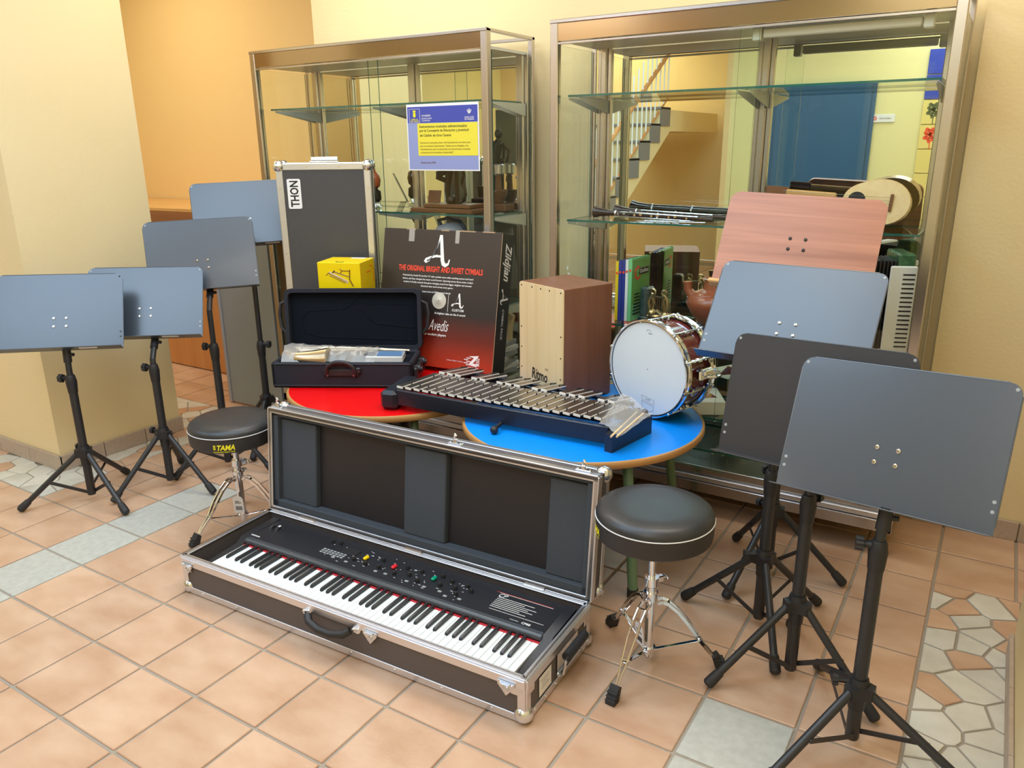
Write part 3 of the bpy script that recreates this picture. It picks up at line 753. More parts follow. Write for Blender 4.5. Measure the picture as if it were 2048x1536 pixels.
mb.tube([(0.025 + a, 0, 0.042 + b) for a, b in vl], 0.0075, 8).box((0.020, 0, 0.14), (0.020, 0.014, 0.20), None, 0.004).ball((-0.010, 0, 0.055), 0.024)
mb.tube([(0.030, 0, 0.24), (0.034, 0, 0.30), (0.028, 0, 0.315)], [0.006, 0.006, 0.010], 8)
mb.build('violin', 'bronze', fg)
MB().box((0, 0, 0.030), (0.075, 0.006, 0.060), T(-0.105, -0.02, 0.042) @ RX(-14), 0.002).build('plaque', 'dark_wood', fg)
tr = empty('wooden_trophy', (0.925, 1.905, SH), 'turned wooden trophy cup beside the bronze sculpture', 'trophy')
MB().box((0.0, 0, 0.018), (0.13, 0.09, 0.034), None, 0.004).build('trophy_base', 'dark_wood', tr)
MB().lathe([(0.020, 0.036), (0.030, 0.05), (0.046, 0.085), (0.048, 0.095), (0.016, 0.097), (0.013, 0.15), (0.012, 0.165)], 18).build('stem', 'dark_wood', tr)
MB().lathe([(0.012, 0.165), (0.026, 0.175), (0.030, 0.215), (0.026, 0.22)], 18).build('cup', 'steel', tr)
go = empty('glass_ornament', (0.232, 1.80, SH), 'small amber glass ornament with a dark body left on the shelf', 'ornament')
MB().lathe([(0.022, 0.0), (0.032, 0.006), (0.024, 0.020), (0.022, 0.03)], 16).build('ornament_base', 'steel', go)
MB().lathe([(0.020, 0.03), (0.030, 0.045), (0.028, 0.085), (0.012, 0.098)], 16).build('ornament_body', 'bronze', go)
MB().lathe([(0.010, 0.095), (0.026, 0.110), (0.031, 0.140), (0.024, 0.170), (0.008, 0.185), (0.005, 0.20)], 16).build('ornament_head', 'amber', go)
hr = empty('draped_figurine', (0.77, 1.72, 0.7645), 'grey draped figurine with dark handle showing above the cymbal carton', 'figurine')
MB().lathe([(0.085, 0), (0.075, 0.10), (0.055, 0.24), (0.05, 0.40), (0.085, 0.425), (0.07, 0.455), (0.03, 0.475)], 14).build('drape', 'stair_grey', hr, Matrix.Diagonal((1, 1, 0.80, 1)))
MB().tube([(-0.06, 0, 0.45), (-0.075, 0, 0.49), (-0.02, 0, 0.505), (0.05, 0, 0.49), (0.08, 0, 0.45)], 0.010, 8).build('dark_handle', 'ink_black', hr, Matrix.Diagonal((1, 1, 0.80, 1)))
# papers and wooden object low in the left cabinet
pz = 0.4145
for k in range(7):
    b = MB().box((0, 0, 0.011), (0.24 - 0.01 * (k % 3), 0.19, 0.021), None, 0.001).build('magazine', 'paper' if k % 2 else 'ink_grey')
    b.location = (0.915 + 0.008 * (k % 3), 1.79, pz + k * 0.0222); b.rotation_euler = (0, 0, R_(-14 + 9 * ((k * 5) % 4)))
    tag(b, ('pale' if k % 2 else 'grey') + ' magazine, %s in the untidy pile low in the left cabinet' % ('lowest', 'second from the bottom', 'third from the bottom', 'middle one', 'third from the top', 'second from the top', 'topmost')[k], 'magazine', 'magazines piled in the left cabinet')
wo = MB().prism([(-0.05, 0), (0.07, 0), (0.075, 0.08), (0.10, 0.16), (0.02, 0.20), (-0.05, 0.22)], -0.02, 0.02, frame((0, 0, 0), (1, 0, 0), (0, 0, 1))).build('carved_board', 'maple', None, T(0.985, 1.84, 0.5715) @ Matrix.Diagonal((0.62, 0.62, 0.78, 1)))
tag(wo, 'pale carved wooden board with curved edge on top of the magazine pile', 'board')

# ------------------------------------------------------------------ music stands
def music_stand(label, ax, foot_r, angles, hub_z, collar_z, desk, knob_a, deskm='desk_blue_sheen', top_only=False, hub_knob=None, dark_holes=False, kind='metal', sticker=False, thick=0.0022, group='black music stands'):
    """desk = (centre xyz, yaw, tilt, roll) in degrees"""
    s = empty('music_stand', (ax[0], ax[1], 0), label, 'music stand', group)
    bp = 'black_paint'
    (cx, cy, cz), yaw, tilt, roll = desk
    w, h = 0.49, 0.34
    yaw, tilt, roll = R_(yaw), R_(tilt), R_(roll)
    r = Vector((math.cos(yaw), math.sin(yaw), 0)); back = Vector((-math.sin(yaw), math.cos(yaw), 0))
    u = math.cos(tilt) * Vector((0, 0, 1)) + math.sin(tilt) * back
    r2 = math.cos(roll) * r + math.sin(roll) * u; u2 = -math.sin(roll) * r + math.cos(roll) * u
    D = frame((cx - ax[0], cy - ax[1], cz), r2, u2)          # local z = towards the reader
    if kind == 'wood':
        dk = MB().prism(rrect(w, h, 0.035, 6, True), -0.012, 0.0).build('desk', 'desk_wood', s, D)
        MB().box((0, -h / 2 + 0.004, 0.026), (w, 0.014, 0.05), None, 0.004).build('ledge', 'light_wood', s, D)
    else:
        mb = MB().prism(rrect(w, h, 0.028, 6, True), -0.003, 0.0)
        mb.box((0, -h / 2 + 0.0015, 0.024), (w, 0.003, 0.048), None, 0.001)
        mb.box((0, -h / 2 + 0.010, 0.0475), (w, 0.018, 0.0022), None, 0.001) if False else None
        mb.tube([(-w / 2, -h / 2 + 0.02, -0.0015), (-w / 2, h / 2 - 0.028, -0.0015)], 0.0022, 6).tube([(w / 2, -h / 2 + 0.02, -0.0015), (w / 2, h / 2 - 0.028, -0.0015)], 0.0022, 6).tube([(-w / 2 + 0.028, h / 2, -0.0015), (w / 2 - 0.028, h / 2, -0.0015)], 0.0022, 6)
        mb.build('desk', deskm, s, D)
        hm = 'ink_black' if dark_holes else 'ink_grey'
        for x, y in ((-w / 2 + 0.012, h / 2 - 0.014), (w / 2 - 0.012, h / 2 - 0.014), (-w / 2 + 0.010, -h / 2 + 0.075), (-w / 2 + 0.010, -h / 2 + 0.053), (w / 2 - 0.010, -h / 2 + 0.075), (w / 2 - 0.010, -h / 2 + 0.053)):
            MB().disc((x, y, 0.0), 0.0042, (0, 0, 1), 10, 0.0006).build('desk_hole', hm, s, D)
        if sticker:
            MB().box((0.115, -h / 2 - 0.0008, 0.030), (0.07, 0.0008, 0.020)).build('sticker', 'paper', s, D)
    by = -0.045 if kind != 'wood' else 0.0
    for x in (-0.024, 0.024):
        for y in (-0.018, 0.018):
            MB().rings([((x, y + by, -0.001), 0.0055), ((x, y + by, 0.002), 0.0055), ((x, y + by, 0.0035), 0.0035)], (0, 0, 1), 10).build('bolt', 'ink_black' if kind == 'wood' else 'chrome', s, D)
    # bracket behind the desk
    P0 = D @ Vector((0, by, -0.004)); top = D @ Vector((0, by - 0.02, -0.030))
    MB().box((0, by, -0.008), (0.075, 0.06, 0.008), None, 0.002).build('back_plate', bp, s, D)
    joint = D @ Vector((0, by - 0.02, -0.022))
    xl = (D.inverted() @ Vector((0, 0, cz - h / 2))).x
    low = D @ Vector((xl, -h / 2 - 0.002, -0.013)); joint = D @ Vector((xl * 0.5, by - 0.03, -0.022))
    MB().tube([(0, 0, collar_z - 0.02), (0, 0, max(collar_z, low.z - 0.07)), low, joint], 0.0125, 12).build('inner_rod', bp, s)
    ka = R_(knob_a + 180)
    dn = (low - Vector((0, 0, max(collar_z, low.z - 0.07)))).normalized()
    MB().cyl(low - dn * 0.045, low + dn * 0.01, 0.0165, 0.0165).cyl(low - dn * 0.012, low - dn * 0.012 + Vector((0.030 * math.cos(ka), 0.030 * math.sin(ka), 0)), 0.0085, 0.007, 10).build('tilt_joint', 'black_plastic', s)
    # outer tube, collar, hub
    MB().rings([((0, 0, 0.030), 0.0165), ((0, 0, 0.034), 0.0175), ((0, 0, collar_z - 0.05), 0.0175)], (0, 0, 1), 16).build('outer_tube', bp, s)
    MB().rings([((0, 0, collar_z - 0.080), 0.0185), ((0, 0, collar_z - 0.074), 0.0195), ((0, 0, collar_z - 0.030), 0.0225), ((0, 0, collar_z - 0.006), 0.0185), ((0, 0, collar_z), 0.0155)], (0, 0, 1), 16).build('collar', 'black_plastic', s)
    k = R_(knob_a); kx, ky = math.cos(k), math.sin(k); kz = collar_z - 0.016
    kb = MB().rings([((kx * 0.014, ky * 0.014, kz), 0.012), ((kx * 0.030, ky * 0.030, kz), 0.008), ((kx * 0.036, ky * 0.036, kz), 0.009)], (kx, ky, 0), 10)
    star = []
    for i in range(18):
        a = 2 * PI * i / 18; rr = 0.0185 if i % 3 else 0.0150; star.append((rr * math.cos(a), rr * math.sin(a)))
    kb.prism(star, 0.0, 0.017, frame((kx * 0.034, ky * 0.034, kz), (-ky, kx, 0), (0, 0, 1)))
    kb.build('clamp_knob', 'black_plastic', s)
    hubp = []
    for a in angles:
        for da, rr in ((-42, 0.026), (-20, 0.040), (20, 0.040), (42, 0.026)): hubp.append((rr * math.cos(R_(a + da)), rr * math.sin(R_(a + da))))
    mb = MB().prism(hubp, hub_z - 0.020, hub_z + 0.014).rings([((0, 0, hub_z + 0.012), 0.026), ((0, 0, hub_z + 0.030), 0.021)], (0, 0, 1), 16)
    mb.rings([((0, 0, hub_z - 0.060), 0.020), ((0, 0, hub_z - 0.018), 0.022)], (0, 0, 1), 16)
    if hub_knob is not None:
        a = R_(hub_knob); mb.cyl((0.02 * math.cos(a), 0.02 * math.sin(a), hub_z + 0.012), (0.056 * math.cos(a), 0.056 * math.sin(a), hub_z + 0.012), 0.006)
        mb.prism([(x * 0.85, y * 0.85) for x, y in star], 0, 0.013, frame((0.050 * math.cos(a), 0.050 * math.sin(a), hub_z + 0.012), (-math.sin(a), math.cos(a), 0), (0, 0, 1)))
    mb.build('hub', 'black_plastic', s)
    for a in angles:
        a = R_(a); c, sn = math.cos(a), math.sin(a)
        p0 = Vector((0.030 * c, 0.030 * sn, hub_z - 0.006)); p1 = Vector(((foot_r - 0.012) * c, (foot_r - 0.012) * sn, 0.017))
        d = (p1 - p0).normalized(); L = (p1 - p0).length
        lg = MB().cyl(p0, p1, 0.0115, n=12).build('leg', bp, s)
        MB().rings([(p1 - d * 0.046, 0.0130), (p1 - d * 0.042, 0.0145), (p1 - d * 0.016, 0.0165), (p1 + d * 0.002, 0.0165), (p1 + d * 0.008, 0.012)], d, 12).build('rubber_foot', 'rubber', lg)
        m = p0 + d * L * 0.50; side = Vector((-sn, c, 0)) * 0.0130
        MB().bar(Vector((0.010 * c, 0.010 * sn, 0.046)) + side, m + side, 0.0028, 0.015, (0, 0, 1), 0.001).cyl(m - side * 0.8, m + side * 1.2, 0.004, n=8).build('brace', bp, s)
    return s
music_stand('frontmost black music stand on the left, desk cut by the picture edge', (-0.262, 0.352), 0.288, (-122.5, -3.5, 117), 0.232, 0.585, ((-0.335, 0.396, 0.841), 48.4, 29.1, -2.1), -152, sticker=True, dark_holes=True, hub_knob=170)
music_stand('second black stand from the left, desk half behind the frontmost left desk', (-0.092, 0.630), 0.270, (-100, 7.5, 134), 0.260, 0.588, ((-0.224, 0.721, 0.836), 43.3, 29.2, -1.5), -155, sticker=True, hub_knob=-160)
music_stand('third black stand from the left, desk above and behind the second', (-0.041, 0.915), 0.268, (-108, 12, 132), 0.250, 0.628, ((-0.189, 1.022, 1.018), 46.9, 18.3, 1.9), -150)
music_stand('rearmost left black stand, desk partly behind the tall upright flight case', (-0.107, 1.242), 0.262, (-62, 58, 178), 0.250, 0.560, ((-0.216, 1.321, 1.186), 48, 25, 2.1), 22, sticker=True)
music_stand('frontmost black music stand on the right, nearest the camera', (2.884, 0.506), 0.322, (-121, -10, 116), 0.182, 0.597, ((2.869, 0.588, 0.824), -12.8, 23.6, 2.8), -170, hub_knob=-165)
music_stand('black stand without blue sheen directly behind the frontmost right desk', (2.684, 0.706), 0.263, (-138, -18, 102), 0.247, 0.585, ((2.661, 0.722, 0.829), -14.0, 14.7, 2.6), 70, 'desk_no_sheen')
music_stand('blue-sheened black stand in front of the wooden music stand', (2.536, 0.917), 0.266, (-64, 56, 176), 0.246, 0.545, ((2.516, 1.050, 0.997), -1.3, 36.8, -1.0), 120, hub_knob=-150)
music_stand('music stand with reddish wooden desk at the back right', (2.482, 1.246), 0.264, (-108, 12, 132), 0.258, 0.66, ((2.466, 1.289, 1.183), 4.2, 28.2, -2.9), 100, kind='wood', hub_knob=160, group='wooden music stand')

# ------------------------------------------------------------------ round tables
TZ = 0.52
def round_table(name_label, cx, cy, r, top, leg_angles, leg_r=0.95):
    t = empty('round_table', (cx, cy, 0), name_label, 'table', 'low round children tables')
    MB().lathe([(r - 0.012, TZ - 0.020), (r - 0.010, TZ)], 72).build('tabletop', top, t)
    MB().lathe([(r - 0.012, TZ - 0.024), (r - 0.003, TZ - 0.024), (r, TZ - 0.019), (r, TZ - 0.005), (r - 0.003, TZ - 0.0005), (r - 0.0105, TZ + 0.0004)], 72, None, False).build('edge_band', 'table_edge', t)
    mb = MB()
    for i in range(40):
        a, b = 2 * PI * i / 40, 2 * PI * (i + 1) / 40; q = r * 0.80
        mb.bar((q * math.cos(a), q * math.sin(a), TZ - 0.038), (q * math.cos(b), q * math.sin(b), TZ - 0.038), 0.018, 0.030)
    mb.build('apron', 'table_green', t)
    for a in leg_angles:
        a = R_(a); q0, q1 = r * 0.80, r * leg_r
        lg = MB().tube([(q0 * 0.92 * math.cos(a), q0 * 0.92 * math.sin(a), TZ - 0.030), (q0 * math.cos(a), q0 * math.sin(a), TZ - 0.055), ((q0 + q1) / 2 * math.cos(a), (q0 + q1) / 2 * math.sin(a), 0.27), (q1 * math.cos(a), q1 * math.sin(a), 0.03)], [0.0175, 0.0175, 0.0175, 0.0175], 14).build('leg', 'table_green', t)
        MB().cyl((q1 * math.cos(a), q1 * math.sin(a), 0.0), (q1 * math.cos(a), q1 * math.sin(a), 0.034), 0.0195, n=14).build('rubber_cap', 'rubber', lg)
    return t
round_table('low round table with bright red top under the open black instrument case', 0.877, 1.116, 0.4515, 'red_top', (-38, 52, 142, 218))
round_table('low round table with bright blue top under the box drum and snare drum', 1.783, 1.128, 0.4515, 'blue_top', (-38, 52, 142, 232))

# ------------------------------------------------------------------ open flight case with stage piano
CW, CD, CH = 1.372, 0.410, 0.140
FM = T(0.752, 0.090, 0) @ RZ(2.0)
fc = empty('flight_case', FM, 'long open black flight case with aluminium edges lying on the tiled floor', 'flight case', 'flight cases')
w = 0.010; z0 = 0.004
MB().box((CW / 2, w / 2, CH / 2), (CW, w, CH - 0.008)).box((w / 2, CD / 2, CH / 2), (w, CD - 2 * w, CH - 0.008)).box((CW - w / 2, CD / 2, CH / 2), (w, CD - 2 * w, CH - 0.008)).box((CW / 2, CD - w / 2, CH / 2), (CW, w, CH - 0.008)).box((CW / 2, CD / 2, 0.010), (CW - 2 * w, CD - 2 * w, 0.012)).build('case_body', 'case_brown', fc)
def edge_set(name, parent, segs, M=None, m='alu_bright'):
    for p0, p1, ww, tt, up in segs: MB().bar(p0, p1, ww, tt, up, 0.0015).build(name, m, parent, M)
e = 0.024
segs = []
for yy, s in ((0.0, -1), (CD, 1)):
    segs += [((0, yy + s * 0.0015, e / 2 + 0.003), (CW, yy + s * 0.0015, e / 2 + 0.003), 0.005, e, (0, 0, 1)), ((0, yy + s * 0.0025, CH - 0.014), (CW, yy + s * 0.0025, CH - 0.014), 0.009, 0.027, (0, 0, 1))]
for xx, s in ((0.0, -1), (CW, 1)):
    segs += [((xx + s * 0.0015, 0, e / 2 + 0.003), (xx + s * 0.0015, CD, e / 2 + 0.003), 0.005, e, (0, 0, 1)), ((xx + s * 0.0025, 0, CH - 0.014), (xx + s * 0.0025, CD, CH - 0.014), 0.009, 0.027, (0, 0, 1))]
for xx, sx in ((0.0, -1), (CW, 1)):
    for yy, sy in ((0.0, -1), (CD, 1)):
        segs += [((xx - sx * e / 2, yy + sy * 0.0015, 0.004), (xx - sx * e / 2, yy + sy * 0.0015, CH - 0.005), e, 0.005, (0, 1, 0)), ((xx + sx * 0.0015, yy - sy * e / 2, 0.004), (xx + sx * 0.0015, yy - sy * e / 2, CH - 0.005), e, 0.005, (1, 0, 0))]
edge_set('edge_profile', fc, segs)
rim = MB()
for a, b in (((0, 0.006), (CW, 0.006)), ((0, CD - 0.006), (CW, CD - 0.006)), ((0.006, 0), (0.006, CD)), ((CW - 0.006, 0), (CW - 0.006, CD))):
    rim.bar((*a, CH + 0.002), (*b, CH + 0.002), 0.019, 0.005, (0, 0, 1), 0.001)
rim.build('rim_profile', 'alu_bright', fc)
lip = MB()
for a, b in (((0, 0.004), (CW, 0.004)), ((0.004, 0), (0.004, CD)), ((CW - 0.004, 0), (CW - 0.004, CD)), ((0, CD - 0.004), (CW, CD - 0.004))):
    lip.bar((*a, CH + 0.006), (*b, CH + 0.006), 0.004, 0.004)
lip.build('rim_tongue', 'alu', fc)
def ball_corner(parent, p, sx, sy, sz, M=None):
    mb = MB().ball(p, 0.0275, 16, 10)
    for ax, sg in ((0, -sx), (1, -sy), (2, -sz)):
        d = Vector((0, 0, 0)); d[ax] = sg * 0.040; q = Vector(p) + d
        off = Vector((0 if ax == 0 else sx * 0.004, 0 if ax == 1 else sy * 0.004, 0 if ax == 2 else sz * 0.004))
        nrm = [0, 0, 0]
        for other in range(3):
            if other == ax: continue
            n_ = Vector((0, 0, 0)); n_[other] = (sx, sy, sz)[other]
            c_ = Vector(p); c_[ax] += sg * 0.036; c_[other] += (sx, sy, sz)[other] * -0.006 + n_[other] * 0.012
            third = 3 - ax - other; c_[third] += -(sx, sy, sz)[third] * 0.010
            mb.cyl(c_ - n_ * 0.004, c_ + n_ * 0.001, 0.014, 0.012, n=12)
    return mb.build('ball_corner', 'steel', parent, M)
for sx, xx in ((-1, 0.012), (1, CW - 0.012)):
    for sy, yy in ((-1, 0.012), (1, CD - 0.012)):
        ball_corner(fc, (xx, yy, 0.024), sx, sy, -1)
        MB().box((xx + sx * 0.0145, yy - sy * 0.012, CH - 0.030), (0.004, 0.040, 0.045), None, 0.0015).box((xx - sx * 0.012, yy + sy * 0.0145, CH - 0.030), (0.040, 0.004, 0.045), None, 0.0015).build('corner_brace', 'steel', fc)
# rivets
for k in range(8):
    MB().disc((0.09 + k * 0.168, -0.0042, 0.015), 0.0040, (0, -1, 0), 10, 0.0016).build('rivet', 'steel', fc)
for k in range(6):
    MB().disc((CW + 0.0042, 0.05 + k * 0.062, 0.015), 0.0035, (1, 0, 0), 10, 0.0016).build('rivet', 'steel', fc)
# front latches
def latch(parent, M):
    # local: x along the edge, y outwards, z up
    mb = MB().prism([(-0.026, 0.012), (0.026, 0.012), (0.026, 0.0), (0.012, -0.016), (0.0, -0.030), (-0.012, -0.016), (-0.026, 0.0)], 0.0, 0.004, frame((0, 0, 0), (1, 0, 0), (0, 0, 1)))
    mb.cyl((0, -0.004, -0.010), (0, -0.009, -0.010), 0.008, n=12).box((0, -0.008, 0.008), (0.030, 0.008, 0.006), None, 0.002)
    for sx in (-1, 1): mb.cyl((sx * 0.018, -0.004, 0.006), (sx * 0.018, -0.007, 0.006), 0.003, n=8)
    mb.build('latch', 'steel', parent, M)
for xx in (0.035, 0.850, 1.318): latch(fc, T(xx, -0.008, CH - 0.028))
# front handle
hd = MB()
pts = [(0.606, -0.018, 0.108), (0.624, -0.032, 0.096), (0.668, -0.040, 0.088), (0.716, -0.040, 0.088), (0.760, -0.032, 0.096), (0.778, -0.018, 0.108)]
for k in range(len(pts) - 1): hd.cyl(pts[k], pts[k + 1], 0.0125, n=12)
for p_ in pts[1:-1]: hd.ball(p_, 0.0125, 12, 7)
hdo = hd.build('carry_handle', 'black_plastic', fc)
for xx in (0.592, 0.792):
    MB().disc((xx, -0.001, 0.112), 0.018, (0, -1, 0), 14, 0.004).tube([(xx - 0.010, -0.006, 0.112), (xx, -0.022, 0.120), (xx + 0.010, -0.006, 0.112)], 0.0028, 7).box((xx, -0.010, 0.112), (0.012, 0.016, 0.014), None, 0.003).build('handle_ring', 'steel', fc)
# side handle: steel dish with sprung grip
sh = MB().box((CW + 0.006, 0.250, 0.045), (0.004, 0.150, 0.010), None, 0.001).box((CW + 0.004, 0.250, 0.075), (0.002, 0.135, 0.062), None, 0.0005)
for yy in (0.184, 0.316): sh.tube([(CW + 0.004, yy, 0.040), (CW + 0.022, yy, 0.046), (CW + 0.030, yy, 0.098)], 0.0042, 8)
sh.tube([(CW + 0.010, 0.180, 0.040), (CW + 0.010, 0.320, 0.040)], 0.005, 8)
sh.build('side_plate', 'steel', fc)
MB().cyl((CW + 0.030, 0.188, 0.104), (CW + 0.030, 0.312, 0.104), 0.0145, n=14).build('side_grip', 'black_plastic', fc)
lb = MB().box((CW + 0.0026, 0.110, 0.068), (0.0012, 0.072, 0.062), None, 0.0003).build('side_label', 'white', fc)
mb = MB()
for r in range(4): mb.box((CW + 0.0036, 0.106 + 0.004 * (r % 2), 0.085 - r * 0.009), (0.0004, 0.050 - 0.008 * (r % 3), 0.0020))
mb.build('label_print', 'ink_grey', lb)
# lid, standing open and leaning back
LT = 0.088; LH = 0.405
LM = T(0, CD + 0.002, CH + 0.006) @ RX(-6.1)
lid = MB().box((CW / 2, LT - 0.004, LH / 2), (CW, 0.008, LH)).box((CW / 2, LT / 2, 0.005), (CW, LT, 0.010)).box((CW / 2, LT / 2, LH - 0.005), (CW, LT, 0.010)).box((0.005, LT / 2, LH / 2), (0.010, LT, LH)).box((CW - 0.005, LT / 2, LH / 2), (0.010, LT, LH)).build('lid', 'case_brown', fc, LM)
segs = []
for zz, s in ((0.0, -1), (LH, 1)):
    segs += [((0, 0.012, zz + s * 0.002), (CW, 0.012, zz + s * 0.002), 0.026, 0.006, (0, 0, 1)), ((0, LT - 0.012, zz + s * 0.0015), (CW, LT - 0.012, zz + s * 0.0015), e, 0.004, (0, 0, 1)), ((0, LT + 0.0015, zz - s * e / 2), (CW, LT + 0.0015, zz - s * e / 2), e, 0.004, (0, 1, 0))]
for xx, s in ((0.0, -1), (CW, 1)):
    segs += [((xx + s * 0.002, 0.012, 0), (xx + s * 0.002, 0.012, LH), 0.026, 0.006, (1, 0, 0)), ((xx + s * 0.0015, LT - 0.012, 0), (xx + s * 0.0015, LT - 0.012, LH), e, 0.004, (1, 0, 0))]
edge_set('lid_profile', lid, segs)
mb = MB()
for a, b in (((0, 0.003, 0.008), (CW, 0.003, 0.008)), ((0, 0.003, LH - 0.008), (CW, 0.003, LH - 0.008)), ((0.008, 0.003, 0), (0.008, 0.003, LH)), ((CW - 0.008, 0.003, 0), (CW - 0.008, 0.003, LH))):
    mb.bar(a, b, 0.016, 0.006, (0, 1, 0) if a[2] == b[2] else (0, 1, 0), 0.001)
mb.build('lid_rim', 'alu_bright', lid)
for sx, xx in ((-1, 0.012), (1, CW - 0.012)):
    for sz, zz in ((-1, 0.012), (1, LH - 0.012)): ball_corner(lid, (xx, LT - 0.014, zz), sx, 1, sz)
for xx in (0.035, 0.850, 1.318):   # butterfly latches with upstanding hooks on the lid's top edge
    mb = MB().box((xx, 0.018, LH + 0.008), (0.052, 0.022, 0.007), None, 0.002).box((xx, 0.014, LH + 0.018), (0.016, 0.012, 0.016), None, 0.003)
    mb.tube([(xx, 0.014, LH + 0.018), (xx - 0.001, 0.012, LH + 0.034), (xx + 0.002, 0.010, LH + 0.042), (xx + 0.006, 0.010, LH + 0.036)], 0.0042, 8)
    for sx in (-1, 1): mb.cyl((xx + sx * 0.020, 0.018, LH + 0.010), (xx + sx * 0.020, 0.018, LH + 0.015), 0.004, n=8)
    mb.build('lid_latch', 'steel', lid)
MB().box((CW / 2, LT - 0.022, LH / 2), (CW - 0.022, 0.026, LH - 0.022)).build('lid_lining', 'case_inner', lid)
for x0_, x1_ in ((0.036, 0.215), (0.630, 0.806), (1.200, 1.336)):
    MB().box(((x0_ + x1_) / 2, 0.050, LH / 2), (x1_ - x0_, 0.040, LH - 0.08), None, 0.004).build('foam_block', 'foam', lid)
mb = MB().box((CW / 2, 0.044, 0.025), (CW - 0.022, 0.066, 0.030), None, 0.003).box((CW / 2, 0.044, LH - 0.020), (CW - 0.022, 0.066, 0.020), None, 0.003).box((0.024, 0.044, LH / 2), (0.026, 0.066, LH - 0.022), None, 0.003).box((CW - 0.024, 0.044, LH / 2), (0.026, 0.066, LH - 0.022), None, 0.003)
mb.build('foam_border', 'foam', lid)
for xx in (0.20, 0.70, 1.18):
    MB().box((xx, CD + 0.001, CH + 0.006), (0.075, 0.020, 0.006), None, 0.001).cyl((xx - 0.036, CD + 0.001, CH + 0.009), (xx + 0.036, CD + 0.001, CH + 0.009), 0.0035, n=8).build('hinge', 'alu', fc)

# the stage piano in the case (same frame as the case)
sp = empty('stage_piano', FM @ T(0, 0, 0.016), 'black 88-key stage piano lying in the open long flight case', 'keyboard')
Z = -0.016
MB().box((0.700, 0.2075, 0.040), (1.290, 0.355, 0.076), None, 0.004).build('body', 'piano_black', sp)
# cheeks
for xx in (0.0725, 1.3285):
    MB().prism([(0.034, 0.060), (0.376, 0.060), (0.376, 0.120), (0.215, 0.116), (0.190, 0.098), (0.040, 0.088)], -0.0165, 0.0165, frame((xx, 0, 0), (0, 1, 0), (0, 0, 1))).build('cheek', 'piano_black', sp)
MB().box((0.702, 0.297, 0.100), (1.224, 0.158, 0.038), None, 0.003).build('control_panel', 'piano_black', sp)
MB().cyl((0.0900, 0.212, 0.106), (1.3120, 0.212, 0.106), 0.0125, n=14).build('front_roll', 'piano_slip', sp)
MB().box((0.701, 0.1945, 0.0965), (1.222, 0.010, 0.006)).build('felt_strip', 'felt_red', sp)
MB().box((0.702, 0.026, 0.066), (1.290, 0.014, 0.036), None, 0.004).build('front_slip', 'piano_slip', sp)
kx0 = 0.0905; kw = 1.2215 / 52; KZ = 0.099
wk = None; blacks = []
pattern = 'ABCDEFG'
for k in range(52):
    if wk is None: wk = MB().box((0, 0.0800, -0.010), (kw - 0.0015, 0.158, 0.020), None, 0.0012).build('white_key', 'white_key', sp); o = wk
    else: o = wk.copy(); COL.objects.link(o); o.parent = sp
    o.location = (kx0 + kw * (k + 0.5), 0.036, KZ)
    if pattern[k % 7] in 'ACDFG' and k < 51: blacks.append(k)
bk_ = None
for k in blacks:
    off = {'A': 0.0012, 'C': -0.0018, 'D': 0.0018, 'F': -0.002, 'G': 0.0}[pattern[k % 7]]
    if bk_ is None:
        h0 = 0.0052; vs = [(-h0, 0, 0), (h0, 0, 0), (h0, 0.098, 0), (-h0, 0.098, 0), (-0.0040, 0.009, 0.0115), (0.0040, 0.009, 0.0115), (0.0042, 0.098, 0.0125), (-0.0042, 0.098, 0.0125), (-0.0048, 0.002, 0.0080), (0.0048, 0.002, 0.0080)]
        fs = [(0, 1, 2, 3), (0, 1, 9, 8), (8, 9, 5, 4), (4, 5, 6, 7), (1, 2, 6, 5, 9), (0, 3, 7, 4, 8), (2, 3, 7, 6)]
        bk_ = MB().add(vs, fs, None, True).build('black_key', 'black_key', sp); o = bk_
    else: o = bk_.copy(); COL.objects.link(o); o.parent = sp
    o.location = (kx0 + kw * (k + 1) + off, 0.036 + 0.058, KZ - 0.001)
PZ = 0.1192
def PM(x, y, dz=0.0004): return T(x, y, PZ + dz)
mb = MB(); put_text(mb, 'YAMAHA', PM(0.108, 0.236), width=0.046, bold=0.03); put_text(mb, 'STAGE PIANO', PM(1.205, 0.232), width=0.030, bold=0.01); put_text(mb, 'CP88', PM(1.246, 0.232), width=0.030, bold=0.02)
put_text(mb, 'CP', PM(1.112, 0.330), width=0.030, shear=0.3)
for r, wd in enumerate((0.13, 0.10, 0.145, 0.12, 0.14, 0.10, 0.125)): mb.box((1.100 + wd / 2, 0.318 - r * 0.0088, PZ + 0.0003), (wd, 0.0018, 0.0006))
mb.box((1.188, 0.342, PZ + 0.0003), (0.19, 0.0012, 0.0006)); mb.box((1.200, 0.252, PZ + 0.0003), (0.19, 0.0012, 0.0006))
rnd = random.Random(5)
for k in range(75):     # tiny printed legends around the controls
    u = rnd.random(); x = 0.40 + 0.60 * u; y = 0.235 + 0.115 * rnd.random()
    mb.box((x, y, PZ + 0.0003), (rnd.choice((0.004, 0.006, 0.010)), 0.0013, 0.0006))
mb.build('panel_lettering', 'ink_white', sp)
mb = MB().box((1.180, 0.345, PZ + 0.0002), (0.20, 0.0010, 0.0006)); mb.build('red_line', 'ink_red', sp)
MB().box((0.500, 0.314, PZ + 0.001), (0.062, 0.036, 0.003), None, 0.001).build('display', 'ink_black', sp)
for r in range(3):
    for c in range(7): MB().box((0.405 + c * 0.0155, 0.262 + r * 0.011, PZ + 0.002), (0.0115, 0.0065, 0.004), None, 0.001).build('preset_button', 'button_grey', sp)
